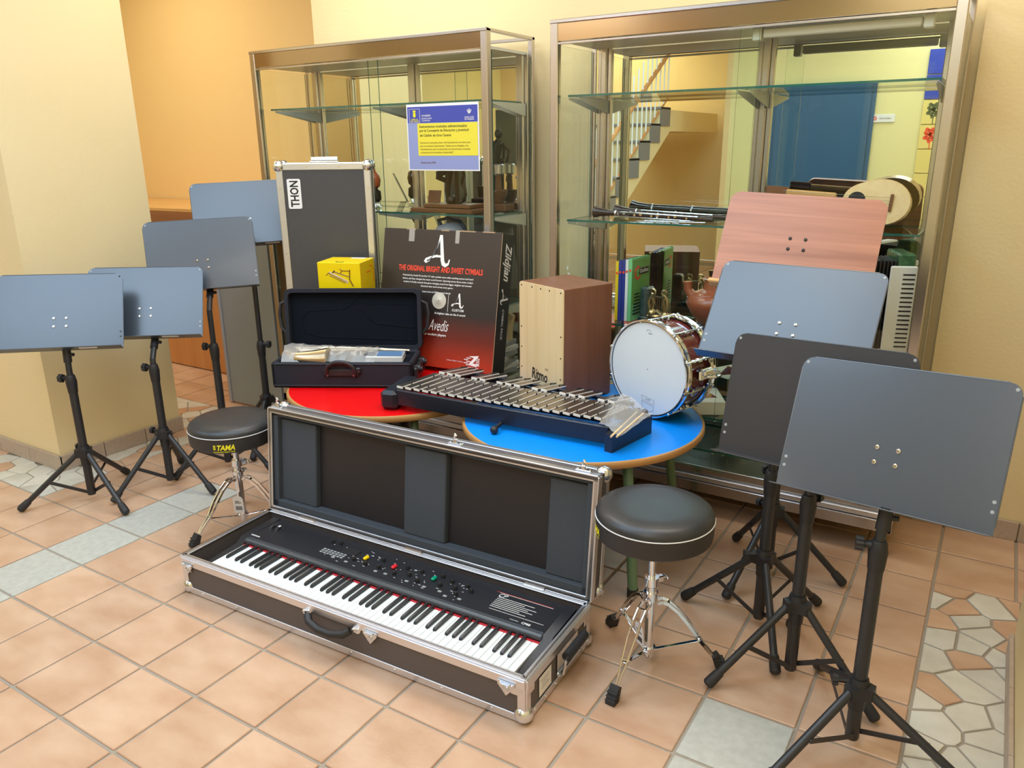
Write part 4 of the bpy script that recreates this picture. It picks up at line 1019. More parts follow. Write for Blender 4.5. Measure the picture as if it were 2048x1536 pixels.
for nm, m, x, y in (('yellow_switch', 'button_yellow', 0.578, 0.300), ('red_switch', 'button_red', 0.700, 0.300), ('green_switch', 'button_green', 0.862, 0.304)):
    MB().box((x, y, PZ + 0.005), (0.014, 0.022, 0.010), None, 0.003).build(nm, m, sp)
for k, (x, y) in enumerate(((0.600, 0.270), (0.655, 0.275), (0.640, 0.318), (0.725, 0.268), (0.745, 0.318), (0.775, 0.285), (0.800, 0.322), (0.820, 0.268), (0.900, 0.282), (0.925, 0.318), (0.955, 0.290), (0.975, 0.262), (0.985, 0.318), (0.395, 0.335), (0.430, 0.338), (0.545, 0.275), (0.880, 0.330), (1.010, 0.300))):
    MB().lathe([(0.0072, 0), (0.0072, 0.008), (0.0058, 0.012)], 12, T(x, y, PZ)).build('control_knob', 'black_plastic', sp)
for x, y in ((0.470, 0.252), (0.530, 0.250), (0.660, 0.250), (0.700, 0.252), (0.790, 0.250), (0.860, 0.250), (0.920, 0.252), (0.950, 0.238), (1.000, 0.245)):
    MB().box((x, y, PZ + 0.002), (0.014, 0.008, 0.004), None, 0.001).build('panel_button', 'button_grey', sp)
for x in (0.120, 0.148):
    MB().box((x, 0.310, PZ - 0.001), (0.016, 0.034, 0.004), None, 0.001).cyl((x - 0.005, 0.310, PZ - 0.006), (x + 0.005, 0.310, PZ - 0.006), 0.016, n=18).build('bend_wheel', 'rubber', sp)
MB().box((0.148, 0.318, PZ + 0.011), (0.008, 0.010, 0.002)).build('wheel_mark', 'ink_white', sp)

# ------------------------------------------------------------------ drum stools
def stool(label, x, y, ztop, rot, foot_r, text_a, tag_dir):
    s = empty('drum_stool', (x, y, 0), label, 'stool', 'round black drum stools')
    r = 0.166; zt = ztop
    MB().lathe([(0.06, zt - 0.078), (r - 0.010, zt - 0.078), (r - 0.002, zt - 0.072), (r, zt - 0.060), (r + 0.001, zt - 0.016)], 48).build('cushion_side', 'vinyl_side', s)
    MB().lathe([(r, zt - 0.018), (r + 0.001, zt - 0.010), (r - 0.006, zt + 0.004), (r - 0.022, zt + 0.013), (r * 0.6, zt + 0.018), (0.002, zt + 0.019)], 48, None, False).build('cushion_top', 'vinyl', s)
    MB().tube([(( r + 0.0012) * math.cos(t), (r + 0.0012) * math.sin(t), zt - 0.017) for t in [i * 2 * PI / 64 for i in range(65)]], 0.0017, 6, False).build('piping', 'white', s)
    mb = MB(); put_text(mb, 'TAMA', T(0, 0, zt - 0.050), width=0.066, height=0.022, shear=0.28, bold=0.035, wrap=(r + 0.0012, R_(text_a) + 0.05))
    put_text(mb, 'THE STRONGEST NAME IN DRUMS', T(0, 0, zt - 0.067), width=0.082, height=0.0040, bold=0.03, wrap=(r + 0.0012, R_(text_a)))
    for q in range(3): mb.add([((r + .0012) * math.cos(R_(text_a) - 0.235 + a * 0.055), (r + .0012) * math.sin(R_(text_a) - 0.235 + a * 0.055), zt - 0.058 + q * 0.0068 + b) for a, b in ((0, 0), (1, 0), (1, 0.0045), (0, 0.0045))], [(0, 1, 2, 3)])
    mb.build('lettering', 'ink_yellow', s)
    MB().box((0, 0, zt - 0.082), (0.10, 0.05, 0.008), None, 0.002).cyl((0, 0, zt - 0.115), (0, 0, zt - 0.080), 0.018, n=16).build('seat_mount', 'steel', s)
    MB().cyl((0, 0, 0.030), (0, 0, 0.265), 0.0150, n=18).build('column', 'chrome', s)
    MB().cyl((0, 0, 0.255), (0, 0, zt - 0.085), 0.0115, n=16).build('inner_post', 'chrome', s)
    for zz in (0.236, 0.285):
        mb = MB()
        mb.rings([((0, 0, zz - 0.014), 0.021), ((0, 0, zz + 0.012), 0.021)], (0, 0, 1), 18)
        a = R_(rot + 150 + (60 if zz < 0.25 else 0)); c, sn = math.cos(a), math.sin(a)
        mb.box((0.028, 0, 0), (0.022, 0.018, 0.020), T(0, 0, zz) @ RZ(math.degrees(a)), 0.003).cyl((0.030 * c, 0.030 * sn, zz), (0.050 * c, 0.050 * sn, zz), 0.0035, n=8).bar((0.048 * c - 0.014 * sn, 0.048 * sn + 0.014 * c, zz), (0.048 * c + 0.014 * sn, 0.048 * sn - 0.014 * c, zz), 0.005, 0.009, b=0.002)
        mb.build('clamp', 'chrome', s)
    mb = MB().rings([((0, 0, 0.044), 0.0205), ((0, 0, 0.062), 0.0205)], (0, 0, 1), 18); mb.build('lower_ring', 'chrome', s)
    prof = [(0.020, 0.215), (0.034, 0.221), (0.052, 0.214), (0.080, 0.190), (0.112, 0.150), (0.145, 0.100), (foot_r - 0.040, 0.062), (foot_r - 0.014, 0.030)]
    for q in range(3):
        a = R_(rot + 120 * q); c, sn = math.cos(a), math.sin(a); side = Vector((-sn, c, 0))
        mb = MB()
        for sg, wd in ((-1, 0.012), (1, 0.012)):
            sp_ = [wd * (1.0 if k < 5 else (1.0 - 0.30 * (k - 4))) for k in range(len(prof))]
            P_ = [Vector((rr * c, rr * sn, zz)) + side * sg * max(sp_[k], 0.004) for k, (rr, zz) in enumerate(prof)]
            for k in range(len(P_) - 1):
                d = (P_[k + 1] - P_[k]).normalized(); mb.bar(P_[k] - d * 0.001, P_[k + 1] + d * 0.001, 0.0045, 0.011, d.cross(side).normalized(), 0.001)
        for k in (2, 5): mb.cyl(Vector((prof[k][0] * c, prof[k][0] * sn, prof[k][1])) - side * 0.014, Vector((prof[k][0] * c, prof[k][0] * sn, prof[k][1])) + side * 0.014, 0.004, n=8)
        lg = mb.build('leg', 'chrome', s)
        M = frame((foot_r * c, foot_r * sn, 0.0), (c, sn, 0), (-sn, c, 0))
        mb = MB().prism([(-0.026, 0.040), (-0.012, 0.052), (0.004, 0.030), (0.018, 0.008), (0.016, 0.0), (-0.012, 0.0), (-0.016, 0.010)], -0.014, 0.014, M @ frame((0, 0, 0), (1, 0, 0), (0, 0, 1)))
        for g_ in range(3): mb.box((-0.004 + g_ * 0.005, 0, 0.034 - g_ * 0.010), (0.024, 0.031, 0.004), M, 0.001)
        mb.build('rubber_foot', 'rubber', lg)
        b0 = Vector((0.018 * c, 0.018 * sn, 0.053)); b1 = Vector((0.150 * c, 0.150 * sn, 0.092))
        MB().bar(b0, b1, 0.012, 0.003, (0, 0, 1), 0.001).cyl(b0 - side * 0.008, b0 + side * 0.008, 0.005, n=8).build('brace', 'chrome', s)
    # paper tag hanging from the column
    a = R_(tag_dir); c, sn = math.cos(a), math.sin(a)
    M = frame((0.033 * c, 0.033 * sn, 0.110), (-sn, c, 0), (0.12 * c, 0.12 * sn, 1))
    tg = MB().prism([(-0.021, -0.038), (0.021, -0.038), (0.021, 0.030), (0.012, 0.040), (-0.012, 0.040), (-0.021, 0.030)], -0.0006, 0.0006, M).tube([M @ Vector((0, 0.034, 0.001)), (0.024 * c, 0.024 * sn, 0.20)], 0.0008, 5).build('paper_tag', 'paper', s)
    mb = MB()
    for q in range(9): mb.box((-0.012 + q * 0.003, -0.015, 0.0010), (0.0016, 0.018, 0.0004), M)
    mb.box((0, 0.010, 0.0010), (0.026, 0.003, 0.0004), M).box((-0.004, 0.017, 0.0010), (0.018, 0.003, 0.0004), M)
    mb.build('tag_print', 'ink_black', tg)
    return s
stool('left drum stool, round black cushion lettered in yellow facing the camera', 0.526, 0.533, 0.462, -97, 0.222, -51, -60)
stool('right drum stool, round black cushion beside the open flight case lid', 2.305, 0.552, 0.512, -95, 0.213, -147, -125)

# ------------------------------------------------------------------ upright flight case at the back
UM = T(0.148, 1.224, 0) @ RZ(35.0)
uw, ut, uh = 0.428, 0.112, 1.43
uc = empty('flight_case', UM, 'black flight case standing upright on its end behind the red table', 'flight case', 'flight cases')
MB().box((uw / 2, ut / 2, uh / 2), (uw, ut, uh - 0.004), None, 0.002).build('case_body', 'case_grey', uc)
segs = []
for yy, s in ((0.0, -1), (ut, 1)):
    for xx, sx in ((0, -1), (uw, 1)): segs.append(((xx - sx * 0.014, yy + s * 0.001, 0.004), (xx - sx * 0.014, yy + s * 0.001, uh - 0.002), 0.029, 0.004, (0, 1, 0)))
    for zz, sz in ((0, -1), (uh, 1)): segs.append(((0, yy + s * 0.001, zz - sz * 0.014), (uw, yy + s * 0.001, zz - sz * 0.014), 0.004, 0.029, (0, 0, 1)))
for xx, sx in ((0, -1), (uw, 1)):
    for yy, s in ((0.0, -1), (ut, 1)): segs.append(((xx + sx * 0.001, yy - s * 0.014, 0.004), (xx + sx * 0.001, yy - s * 0.014, uh - 0.002), 0.029, 0.004, (1, 0, 0)))
    for zz, sz in ((0, -1), (uh, 1)): pass
for yy, s in ((0.0, -1), (ut, 1)): segs.append(((0, yy - s * 0.014, uh), (uw, yy - s * 0.014, uh), 0.029, 0.004, (0, 0, 1)))
edge_set('edge_profile', uc, segs)
for sx, xx in ((-1, 0.012), (1, uw - 0.012)):
    for sy, yy in ((-1, 0.012), (1, ut - 0.012)):
        for sz, zz in ((-1, 0.024), (1, uh - 0.012)): ball_corner(uc, (xx, yy, zz), sx, sy, sz)
for k in range(9):
    for xx in (0.012, uw - 0.012): MB().disc((xx, -0.003, 0.12 + k * 0.15), 0.0042, (0, -1, 0), 10, 0.0016).build('rivet', 'steel', uc)
for xx in (0.14, 0.29): MB().disc((xx, -0.003, uh - 0.014), 0.0042, (0, -1, 0), 10, 0.0016).build('rivet', 'steel', uc)
MB().box((uw / 2, 0.056, uh + 0.006), (0.13, 0.05, 0.008), None, 0.002).cyl((uw / 2 - 0.06, 0.06, uh + 0.020), (uw / 2 + 0.06, 0.06, uh + 0.020), 0.008, n=10).build('end_handle', 'steel', uc)
st_ = MB().prism(rrect(0.062, 0.135, 0.008), 0, 0.0012, frame((0.075, -0.0012, uh - 0.135), (1, 0, 0), (0, 0, 1))).build('name_plate', 'white', uc)
mb = MB(); put_text(mb, 'THON', frame((0.075, -0.0030, uh - 0.135), (0, 0, 1), (-1, 0, 0)), width=0.118, height=0.040, bold=0.025); mb.build('lettering', 'ink_black', st_)

# ------------------------------------------------------------------ open soft case with saxophone
SM = T(0.478, 0.797, TZ) @ RZ(29.0)
sw, sd, shh = 0.602, 0.235, 0.112
sc_ = empty('instrument_case', SM, 'open black padded instrument case with handle on the red table', 'instrument case')
mb = MB().box((sw / 2, sd / 2, 0.010), (sw - 0.004, sd - 0.004, 0.016), None, 0.006)
for c_, d_ in (((sw / 2, 0.010, shh / 2), (sw, 0.020, shh)), ((sw / 2, sd - 0.010, shh / 2), (sw, 0.020, shh)), ((0.010, sd / 2, shh / 2), (0.020, sd, shh)), ((sw - 0.010, sd / 2, shh / 2), (0.020, sd, shh))): mb.box(c_, d_, None, 0.007)
mb.build('case_base', 'fabric_black', sc_)
MB().box((sw / 2, sd / 2, 0.060), (sw - 0.036, sd - 0.036, 0.085), None, 0.010).build('velvet_lining', 'velvet', sc_)
for zz in (0.012, shh - 0.006):
    MB().tube([(0.004, -0.001, zz), (sw - 0.004, -0.001, zz)], 0.0022, 6).build('seam', 'black_plastic', sc_)
LM2 = T(0, sd - 0.004, shh - 0.002) @ RX(-6.5)
lw, lh, lt = sw + 0.012, 0.272, 0.038
mb = MB().prism(rrect(lw, lh, 0.030, 6), 0.0, -0.010, T(0, 0, 0) @ frame((lw / 2 - 0.006, lt, lh / 2), (1, 0, 0), (0, 0, 1)))
out_ = rrect(lw, lh, 0.030, 6); inn = rrect(lw - 0.034, lh - 0.034, 0.020, 6)
n_ = len(out_); vs = []; FR = frame((lw / 2 - 0.006, 0, lh / 2), (1, 0, 0), (0, 0, 1))
for pts_, zz in ((out_, -lt), (out_, -0.004), (out_, 0.0), (inn, 0.0), (inn, -0.030)):
    vs += [(x_, y_, zz) for x_, y_ in pts_]
fs = []
for l in range(4): fs += [(l * n_ + i, l * n_ + (i + 1) % n_, (l + 1) * n_ + (i + 1) % n_, (l + 1) * n_ + i) for i in range(n_)]
mb.add(vs, fs, FR)
ld = mb.build('case_lid', 'fabric_black', sc_, LM2)
mb = MB().prism(inn, -0.030, -0.036, FR); mb.build('lid_lining', 'velvet', ld)
mb = MB()      # pressed shapes of the instrument in the plush
def LP(x, z, y=0.031): return (x, y, z)
mb.tube([LP(0.06, 0.13), LP(0.09, 0.17), LP(0.16, 0.175), LP(0.26, 0.18), LP(0.33, 0.235)], 0.0035, 8).tube([LP(0.06, 0.13), LP(0.08, 0.075), LP(0.14, 0.055), LP(0.26, 0.05), LP(0.56, 0.04)], 0.0035, 8).tube([LP(0.33, 0.18), LP(0.40, 0.115), LP(0.57, 0.095)], 0.004, 8).tube([LP(0.10, 0.215), LP(0.30, 0.205), LP(0.55, 0.20)], 0.0028, 8)
mb.build('plush_relief', 'velvet', ld)
hl = MB()
hp = [(0.300 + 0.060 * math.cos(t), -0.012 - 0.004 * math.sin(t), 0.082 + 0.038 * math.sin(t)) for t in [PI * k / 10 for k in range(11)]]
hl.tube([(0.36, -0.006, 0.060)] + hp + [(0.24, -0.006, 0.060)], 0.0085, 10)
hl.box((0.30, -0.003, 0.070), (0.15, 0.008, 0.030), None, 0.003).box((0.375, -0.006, 0.080), (0.022, 0.012, 0.026), None, 0.004)
hl.build('carry_handle', 'black_plastic', sc_)
MB().disc((0.242, -0.013, 0.062), 0.005, (0, -1, 0)).disc((0.358, -0.013, 0.062), 0.005, (0, -1, 0)).build('handle_rivet', 'steel', sc_)
for sx, xx in ((-1, -0.006), (1, lw - 0.006)):
    MB().tube([(xx, 0.02, 0.07), (xx + sx * 0.024, 0.02, 0.10), (xx + sx * 0.030, 0.02, 0.16), (xx + sx * 0.022, 0.02, 0.205), (xx, 0.02, 0.215)], 0.008, 8).build('side_strap', 'black_plastic', ld)
mb = MB()
for yy in (0.06, 0.18): mb.cyl((sw, yy, 0.070), (sw + 0.026, yy, 0.070), 0.018, n=16).cyl((sw + 0.026, yy, 0.070), (sw + 0.034, yy, 0.070), 0.011, n=12)
mb.box((sw + 0.010, sd / 2, 0.055), (0.020, 0.20, 0.06), None, 0.006)
mb.build('wheel_block', 'black_plastic', sc_)
sx_ = empty('saxophone', SM @ T(0, 0, 0.104), 'brass saxophone wrapped in clear film lying in the open case', 'saxophone')
mb = MB()
mb.tube([(0.060, 0.150, 0.014), (0.20, 0.165, 0.020), (0.36, 0.175, 0.018), (0.56, 0.190, 0.012)], [0.026, 0.022, 0.016, 0.007], 14)
mb.tube([(0.075, 0.155, 0.012), (0.055, 0.110, 0.008), (0.080, 0.075, 0.006), (0.150, 0.060, 0.008), (0.235, 0.055, 0.010)], [0.026, 0.028, 0.030, 0.036, 0.050], 14)
mb.build('body_tube', 'brass_gold', sx_)
mb = MB()
for k in range(12):
    c_ = Vector((0.09 + k * 0.030, 0.150 + 0.003 * k, 0.040 - 0.001 * k)); mb.cyl(c_, c_ + Vector((0, 0, 0.005)), 0.010 - 0.0003 * k, n=10)
mb.tube([(0.07, 0.135, 0.040), (0.45, 0.160, 0.030)], 0.0022, 6)
mb.build('keys', 'brass_gold', sx_)
mb = MB(); nx, ny = 26, 9; vs = []
rn = random.Random(3)
for i in range(nx):
    for j in range(ny):
        x = 0.035 + 0.40 * i / (nx - 1); y = 0.034 + 0.172 * j / (ny - 1)
        vs.append((x + rn.uniform(-.004, .004), y, 0.058 * math.sin(PI * j / (ny - 1)) ** 0.6 * (1 - 0.35 * i / nx) + rn.uniform(-.006, .006)))
fs = [(i * ny + j, (i + 1) * ny + j, (i + 1) * ny + j + 1, i * ny + j + 1) for i in range(nx - 1) for j in range(ny - 1)]
mb.add(vs, fs).build('clear_film', 'wrap', sx_, None, 20)
mt = empty('reed_packet', SM @ T(0.475, 0.085, 0.1045), 'blue and white packet in clear bag at the right of the case', 'packet')
MB().box((0, 0, 0.013), (0.160, 0.075, 0.026), RX(6), 0.003).build('packet_body', 'white', mt)
MB().box((0.020, 0, 0.0275), (0.105, 0.055, 0.001), RX(6)).build('blue_label', 'label_blue', mt)
MB().box((0.0, 0, 0.0305), (0.176, 0.090, 0.0012), RX(5) @ RY(1.5)).build('clear_bag', 'film', mt)

# ------------------------------------------------------------------ yellow carton
YM = T(0.421, 1.165, TZ) @ RZ(20.7)
yw, yd, yh = 0.204, 0.178, 0.485
yb = empty('yellow_box', YM, 'bright yellow carton printed with a stand drawing behind the open black case', 'box')
MB().box((yw / 2, yd / 2, yh / 2), (yw, yd, yh), None, 0.002).build('carton', 'yellow_card', yb)
mb = MB(); FY = frame((0, -0.0012, 0), (1, 0, 0), (0, 0, 1))
def yl(pts, r=0.0016): mb.tube([FY @ Vector((a, b, 0)) for a, b in pts], r, 5)
yl([(0.155, yh - 0.030), (0.152, yh - 0.075), (0.168, yh - 0.105)], 0.0024); yl([(0.152, yh - 0.036), (0.118, yh - 0.036), (0.108, yh - 0.028)]); yl([(0.118, yh - 0.036), (0.110, yh - 0.046)])
yl([(0.078, yh - 0.040), (0.150, yh - 0.062)], 0.0020); yl([(0.050, yh - 0.046), (0.140, yh - 0.086)], 0.0016); yl([(0.058, yh - 0.058), (0.130, yh - 0.090)], 0.0016); yl([(0.040, yh - 0.058), (0.050, yh - 0.050)], 0.0012); yl([(0.072, yh - 0.046), (0.082, yh - 0.036)], 0.003); yl([(0.162, yh - 0.125), (0.163, yh - 0.135)], 0.003)
mb.build('stand_drawing', 'dark_wood', yb)
mb = MB().prism([(0.052, yh - 0.044), (0.062, yh - 0.040), (0.148, yh - 0.082), (0.142, yh - 0.092)], 0, 0.0006, FY); mb.build('drawing_fill', 'maple', yb)
mb = MB().box((0.100, 0.022, yh + 0.0006), (0.034, 0.020, 0.0008)); mb.build('top_print', 'ink_black', yb)
MB().box((0.103, 0.022, yh + 0.0012), (0.022, 0.010, 0.0008)).build('top_print_centre', 'yellow_card', yb)
MB().box((0.140, 0.152, yh + 0.0008), (0.07, 0.03, 0.0008)).build('tape', 'paper', yb)
mb = MB().box((yw + 0.0004, 0.10, yh - 0.052), (0.0008, 0.05, 0.004)).box((yw + 0.0004, 0.13, yh - 0.030), (0.0008, 0.03, 0.004)).box((yw + 0.0004, 0.16, yh - 0.075), (0.0008, 0.003, 0.07)); mb.build('side_print', 'ink_red', yb)

# ------------------------------------------------------------------ cymbal carton leaning on the left cabinet
bw, bh, bd = 0.615, 0.613, 0.112
cyaw, ctilt = R_(5.0), R_(11.5)
cr = Vector((math.cos(cyaw), math.sin(cyaw), 0)); cb = Vector((-math.sin(cyaw), math.cos(cyaw), 0)); cu_ = math.cos(ctilt) * Vector((0, 0, 1)) + math.sin(ctilt) * cb
BM = frame(Vector((0.918, 1.338, TZ + 0.0225)), cr, cu_)           # x right, y up, z out of the printed face
cy = empty('cymbal_box', BM, 'large dark carton with white and red lettering leaning on the red table', 'box')
m = mat('carton_print', (0.045, 0.032, 0.027), 0.36, coat=0.05); nt = m.node_tree; n = nt.nodes
tc = n.new('ShaderNodeTexCoord'); sx2 = n.new('ShaderNodeSeparateXYZ'); rp = n.new('ShaderNodeValToRGB'); mr = n.new('ShaderNodeMapRange')
nt.links.new(tc.outputs['Object'], sx2.inputs[0]); nt.links.new(sx2.outputs['Y'], mr.inputs['Value']); mr.inputs['From Max'].default_value = bh
nt.links.new(mr.outputs[0], rp.inputs[0]); nt.links.new(rp.outputs[0], n['Principled BSDF'].inputs['Base Color'])
rp.color_ramp.elements[0].position = 0.03; rp.color_ramp.elements[0].color = (0.42, 0.035, 0.012, 1)
rp.color_ramp.elements[1].position = 0.40; rp.color_ramp.elements[1].color = (0.020, 0.017, 0.017, 1)
el = rp.color_ramp.elements.new(0.75); el.color = (0.036, 0.025, 0.020, 1)
el = rp.color_ramp.elements.new(0.22); el.color = (0.14, 0.014, 0.008, 1)
MB().box((0, bh / 2, -bd / 2), (bw, bh, bd), None, 0.0015).build('carton', 'carton_print', cy)
MB().box((bw / 2 + 0.0005, bh / 2, -bd / 2), (0.0010, bh - 0.004, bd - 0.004)).build('side_panel', 'carton_black', cy)
MB().box((bw / 2 - 0.0003, bh / 2, 0.0002), (0.0020, bh - 0.01, 0.0012)).build('worn_edge', 'carton_raw', cy)
for x_, w_ in ((-0.16, 0.05), (0.02, 0.04), (0.13, 0.09), (0.24, 0.06)): MB().box((x_, bh - 0.0015, 0.0003), (w_, 0.005, 0.0010)).build('torn_paper', 'carton_raw', cy)
for x_, w_ in ((-0.155, 0.030), (0.085, 0.020)): MB().box((x_, bh - 0.028, 0.0006), (w_, 0.056, 0.0008)).box((x_, bh + 0.0006, -0.03), (w_, 0.0012, 0.062)).build('tape', 'wrap', cy)
def BT(mb, txt, x, y, **k): put_text(mb, txt, T(x, y, 0.0008), **k)
def big_a(mb, x, y, s, M=None):
    q = (T(x, y, 0.0010) if M is None else M) @ Matrix.Diagonal((s, s, 1, 1))
    # right stroke, left swash and looped foot of the script A
    mb.prism([(0.04, 0.50), (0.14, 0.50), (0.25, -0.30), (0.30, -0.38), (0.38, -0.36), (0.42, -0.24), (0.46, -0.26), (0.42, -0.42), (0.30, -0.50), (0.17, -0.44), (0.12, -0.30)], 0, 0.001, q)
    mb.prism([(0.04, 0.50), (0.10, 0.42), (-0.13, -0.10), (-0.30, -0.34), (-0.42, -0.40), (-0.50, -0.34), (-0.44, -0.24), (-0.28, -0.18), (-0.05, -0.12), (0.16, -0.14), (0.16, -0.20), (-0.06, -0.20), (-0.30, -0.26), (-0.40, -0.31), (-0.36, -0.34), (-0.24, -0.27), (-0.05, 0.0)], 0.0002, 0.0011, q)
mb = MB(); big_a(mb, -0.010, 0.520, 0.142)
lines = (('Presented by Avedis III, the first "A" style cymbals were unlike anything anyone had heard', 0.404, 0.37), ('before, and they changed the music world forever. Spanning across three series, today\'s', 0.389, 0.37), ('modern A Family extends that game-changing sound into bigger, brighter and sweeter', 0.374, 0.36), ('directions that work across every genre.', 0.359, 0.17), ('Learn more at Zildjian.com/a-family', 0.335, 0.15))
for t_, y_, w_ in lines: BT(mb, t_, -0.005, y_, width=w_, bold=0.02)
big_a(mb, 0.110, 0.306, 0.066); BT(mb, 'CUSTOM', 0.112, 0.264, width=0.060, bold=0.02); BT(mb, 'A brighter take on the A sound', 0.072, 0.243, width=0.160, bold=0.025)
mb.box((0.060, 0.292, 0.0010), (0.0016, 0.075, 0.0008))
BT(mb, 'Avedis', 0.018, 0.190, width=0.105, height=0.050, shear=0.45, bold=-0.002); BT(mb, 'for modern players', 0.000, 0.146, width=0.12, bold=0.02)
big_a(mb, -0.110, 0.300, 0.062)
BT(mb, '© Avedis Zildjian Company', 0.115, 0.040, width=0.085)
for r in range(5):
    mb.box((0.185 - 0.012 * (r % 2), 0.030 + r * 0.0075, 0.0010), (0.022, 0.0035, 0.0008)); mb.box((0.232, 0.030 + r * 0.0075, 0.0010), (0.018, 0.0035, 0.0008))
mb.prism([(0.185, 0.068), (0.236, 0.074), (0.232, 0.066), (0.208, 0.038), (0.240, 0.036), (0.226, 0.024), (0.184, 0.030), (0.212, 0.062)], 0.0009, 0.0014); BT(mb, 'MADE IN USA', 0.206, 0.018, width=0.062, bold=0.01)
mb.build('white_lettering', 'ink_white', cy)
mb = MB(); BT(mb, 'THE ORIGINAL BRIGHT AND SWEET CYMBALS', 0.005, 0.438, width=0.440, height=0.026, bold=0.03); mb.build('red_lettering', 'ink_red', cy)
MB().lathe([(0.037, 0.0), (0.036, 0.0012), (0.012, 0.0014), (0.010, 0.0028), (0.002, 0.003)], 28, T(0.012, 0.300, 0.0004), False).build('cymbal_picture', 'ink_cymbal', cy)
SF = frame((bw / 2 + 0.0014, 0, -bd / 2), (0, -1, 0), (0, 0, 1)) if False else Matrix(((0, 0, 1, bw / 2 + 0.0014), (-1, 0, 0, 0), (0, -1, 0, -bd / 2), (0, 0, 0, 1)))
mb = MB()
def ST(txt, y, **k): put_text(mb, txt, SF @ T(-y, 0.0, 0), **k)
ST('Zildjian', 0.490, width=0.165, height=0.078, shear=0.35, bold=0.02)
big_a(mb, 0, 0, 0.072, SF @ T(-0.338, 0, 0.0)); ST('CYMBAL PACK', 0.218, width=0.135, height=0.017, bold=0.015)
mb.build('side_lettering', 'ink_white', cy)

# ------------------------------------------------------------------ box drum (cajon)
cjM = T(1.406, 1.309, TZ) @ RZ(-22.1)
jw, jd, jh = 0.275, 0.250, 0.4585
cj = empty('box_drum', cjM, 'tall wooden box drum with pale front plate on the blue table', 'drum')
MB().box((jw / 2, jd / 2 + 0.002, jh / 2 + 0.003), (jw, jd - 0.004, jh - 0.006), None, 0.002).build('drum_box', 'brown_wood', cj)
MB().prism(rrect(jw + 0.002, jh - 0.004, 0.012), 0.0, 0.005, frame((jw / 2, 0.001, jh / 2 + 0.002), (1, 0, 0), (0, 0, 1))).build('front_plate', 'maple', cj)
for xx in (0.014, jw * 0.30, jw * 0.5, jw * 0.70, jw - 0.014):
    MB().disc((xx, -0.004, jh - 0.014), 0.0034, (0, -1, 0), 9).build('screw', 'ink_black', cj)
for k in range(1, 5):
    for xx in (0.012, jw - 0.012): MB().disc((xx, -0.004, jh - 0.014 - (0.17 if k == 1 else 0.17 + (k - 1) * 0.085)), 0.0034, (0, -1, 0), 9).build('screw', 'ink_black', cj)
for xx in (0.03, jw - 0.03):
    for yy in (0.03, jd - 0.03): MB().cyl((xx, yy, 0), (xx, yy, 0.006), 0.012, n=10).build('rubber_foot', 'rubber', cj)
mb = MB(); put_text(mb, 'Ritmo', frame((0.132, -0.0052, 0.094), (1, 0, -0.03), (0, 0, 1)), width=0.100, height=0.046, shear=0.12, bold=0.015); put_text(mb, 'CR1', frame((0.176, -0.0052, 0.126), (1, 0, 0), (0, 0, 1)), width=0.018)
mb.build('lettering', 'ink_black', cj)

# ------------------------------------------------------------------ snare drum standing on its rim
SR = 0.183
nrm = Vector((math.sin(R_(-18)), -math.cos(R_(-18)), 0.0)); upv = Vector((0, 0, 1))
xv = upv.cross(nrm)
C0 = Vector((1.990, 1.238, TZ + SR + 0.004))
DM = frame(C0, xv, upv)     # z = out of the batter head
sn = empty('snare_drum', DM @ T(0, 0, 0), 'dark red snare drum with chrome hoops standing on its rim on the blue table', 'drum')
dep = 0.165
MB().lathe([(0.168, -0.012), (0.168, -dep + 0.012)], 48).build('shell', 'maroon', sn)
for z_ in (0.0, -dep):
    s_ = 1 if z_ == 0 else -1
    MB().lathe([(SR - 0.006, z_ - s_ * 0.030), (SR, z_ - s_ * 0.029), (SR, z_ - s_ * 0.018), (SR - 0.004, z_ - s_ * 0.016), (SR - 0.004, z_ - s_ * 0.006), (SR + 0.001, z_ - s_ * 0.002), (SR, z_ + s_ * 0.003), (SR - 0.005, z_ + s_ * 0.003), (SR - 0.007, z_ - s_ * 0.004), (SR - 0.008, z_ - s_ * 0.030)], 56, None, False).build('hoop', 'chrome', sn)
    MB().lathe([(SR - 0.0085, z_ - s_ * 0.012), (SR - 0.010, z_ - s_ * 0.004), (SR - 0.020, z_ - s_ * 0.0035), (0.002, z_ - s_ * 0.0035)], 56, None, False).build('drum_head', 'drum_head', sn)
for k in range(10):
    a = 2 * PI * (k + 0.5) / 10; c_, s_ = math.cos(a), math.sin(a)
    mb = MB().box((0.176, 0, -dep / 2), (0.018, 0.016, 0.028), RZ(math.degrees(a)), 0.004)
    for z_ in (-0.052, -dep + 0.052): mb.box((0.176, 0, z_), (0.015, 0.013, 0.016), RZ(math.degrees(a)), 0.003)
    mb.cyl((0.1835 * c_, 0.1835 * s_, -0.004), (0.1835 * c_, 0.1835 * s_, -dep + 0.004), 0.0030, n=8)
    for z_ in (0.001, -dep - 0.001): mb.cyl((0.1835 * c_, 0.1835 * s_, z_ - 0.004), (0.1835 * c_, 0.1835 * s_, z_ + 0.004), 0.0052, n=8).box((0.180, 0, z_ * 1.0 - (0.014 if z_ > 0 else -0.014)), (0.010, 0.020, 0.018), RZ(math.degrees(a)), 0.003)
    mb.build('tension_lug', 'chrome', sn)
mb = MB().box((0.186, 0, -dep / 2 - 0.01), (0.022, 0.040, 0.075), RZ(2), 0.005).box((0.200, 0.006, -dep / 2 - 0.015), (0.014, 0.022, 0.055), RZ(2), 0.004).tube([(0.205, 0.0, -dep / 2), (0.222, -0.004, -dep / 2 - 0.03), (0.215, -0.006, -dep / 2 - 0.07)], 0.0045, 8).cyl((0.198, 0.0, -dep - 0.004), (0.198, 0.0, -dep / 2), 0.005, n=10)
mb.build('strainer', 'chrome', sn)
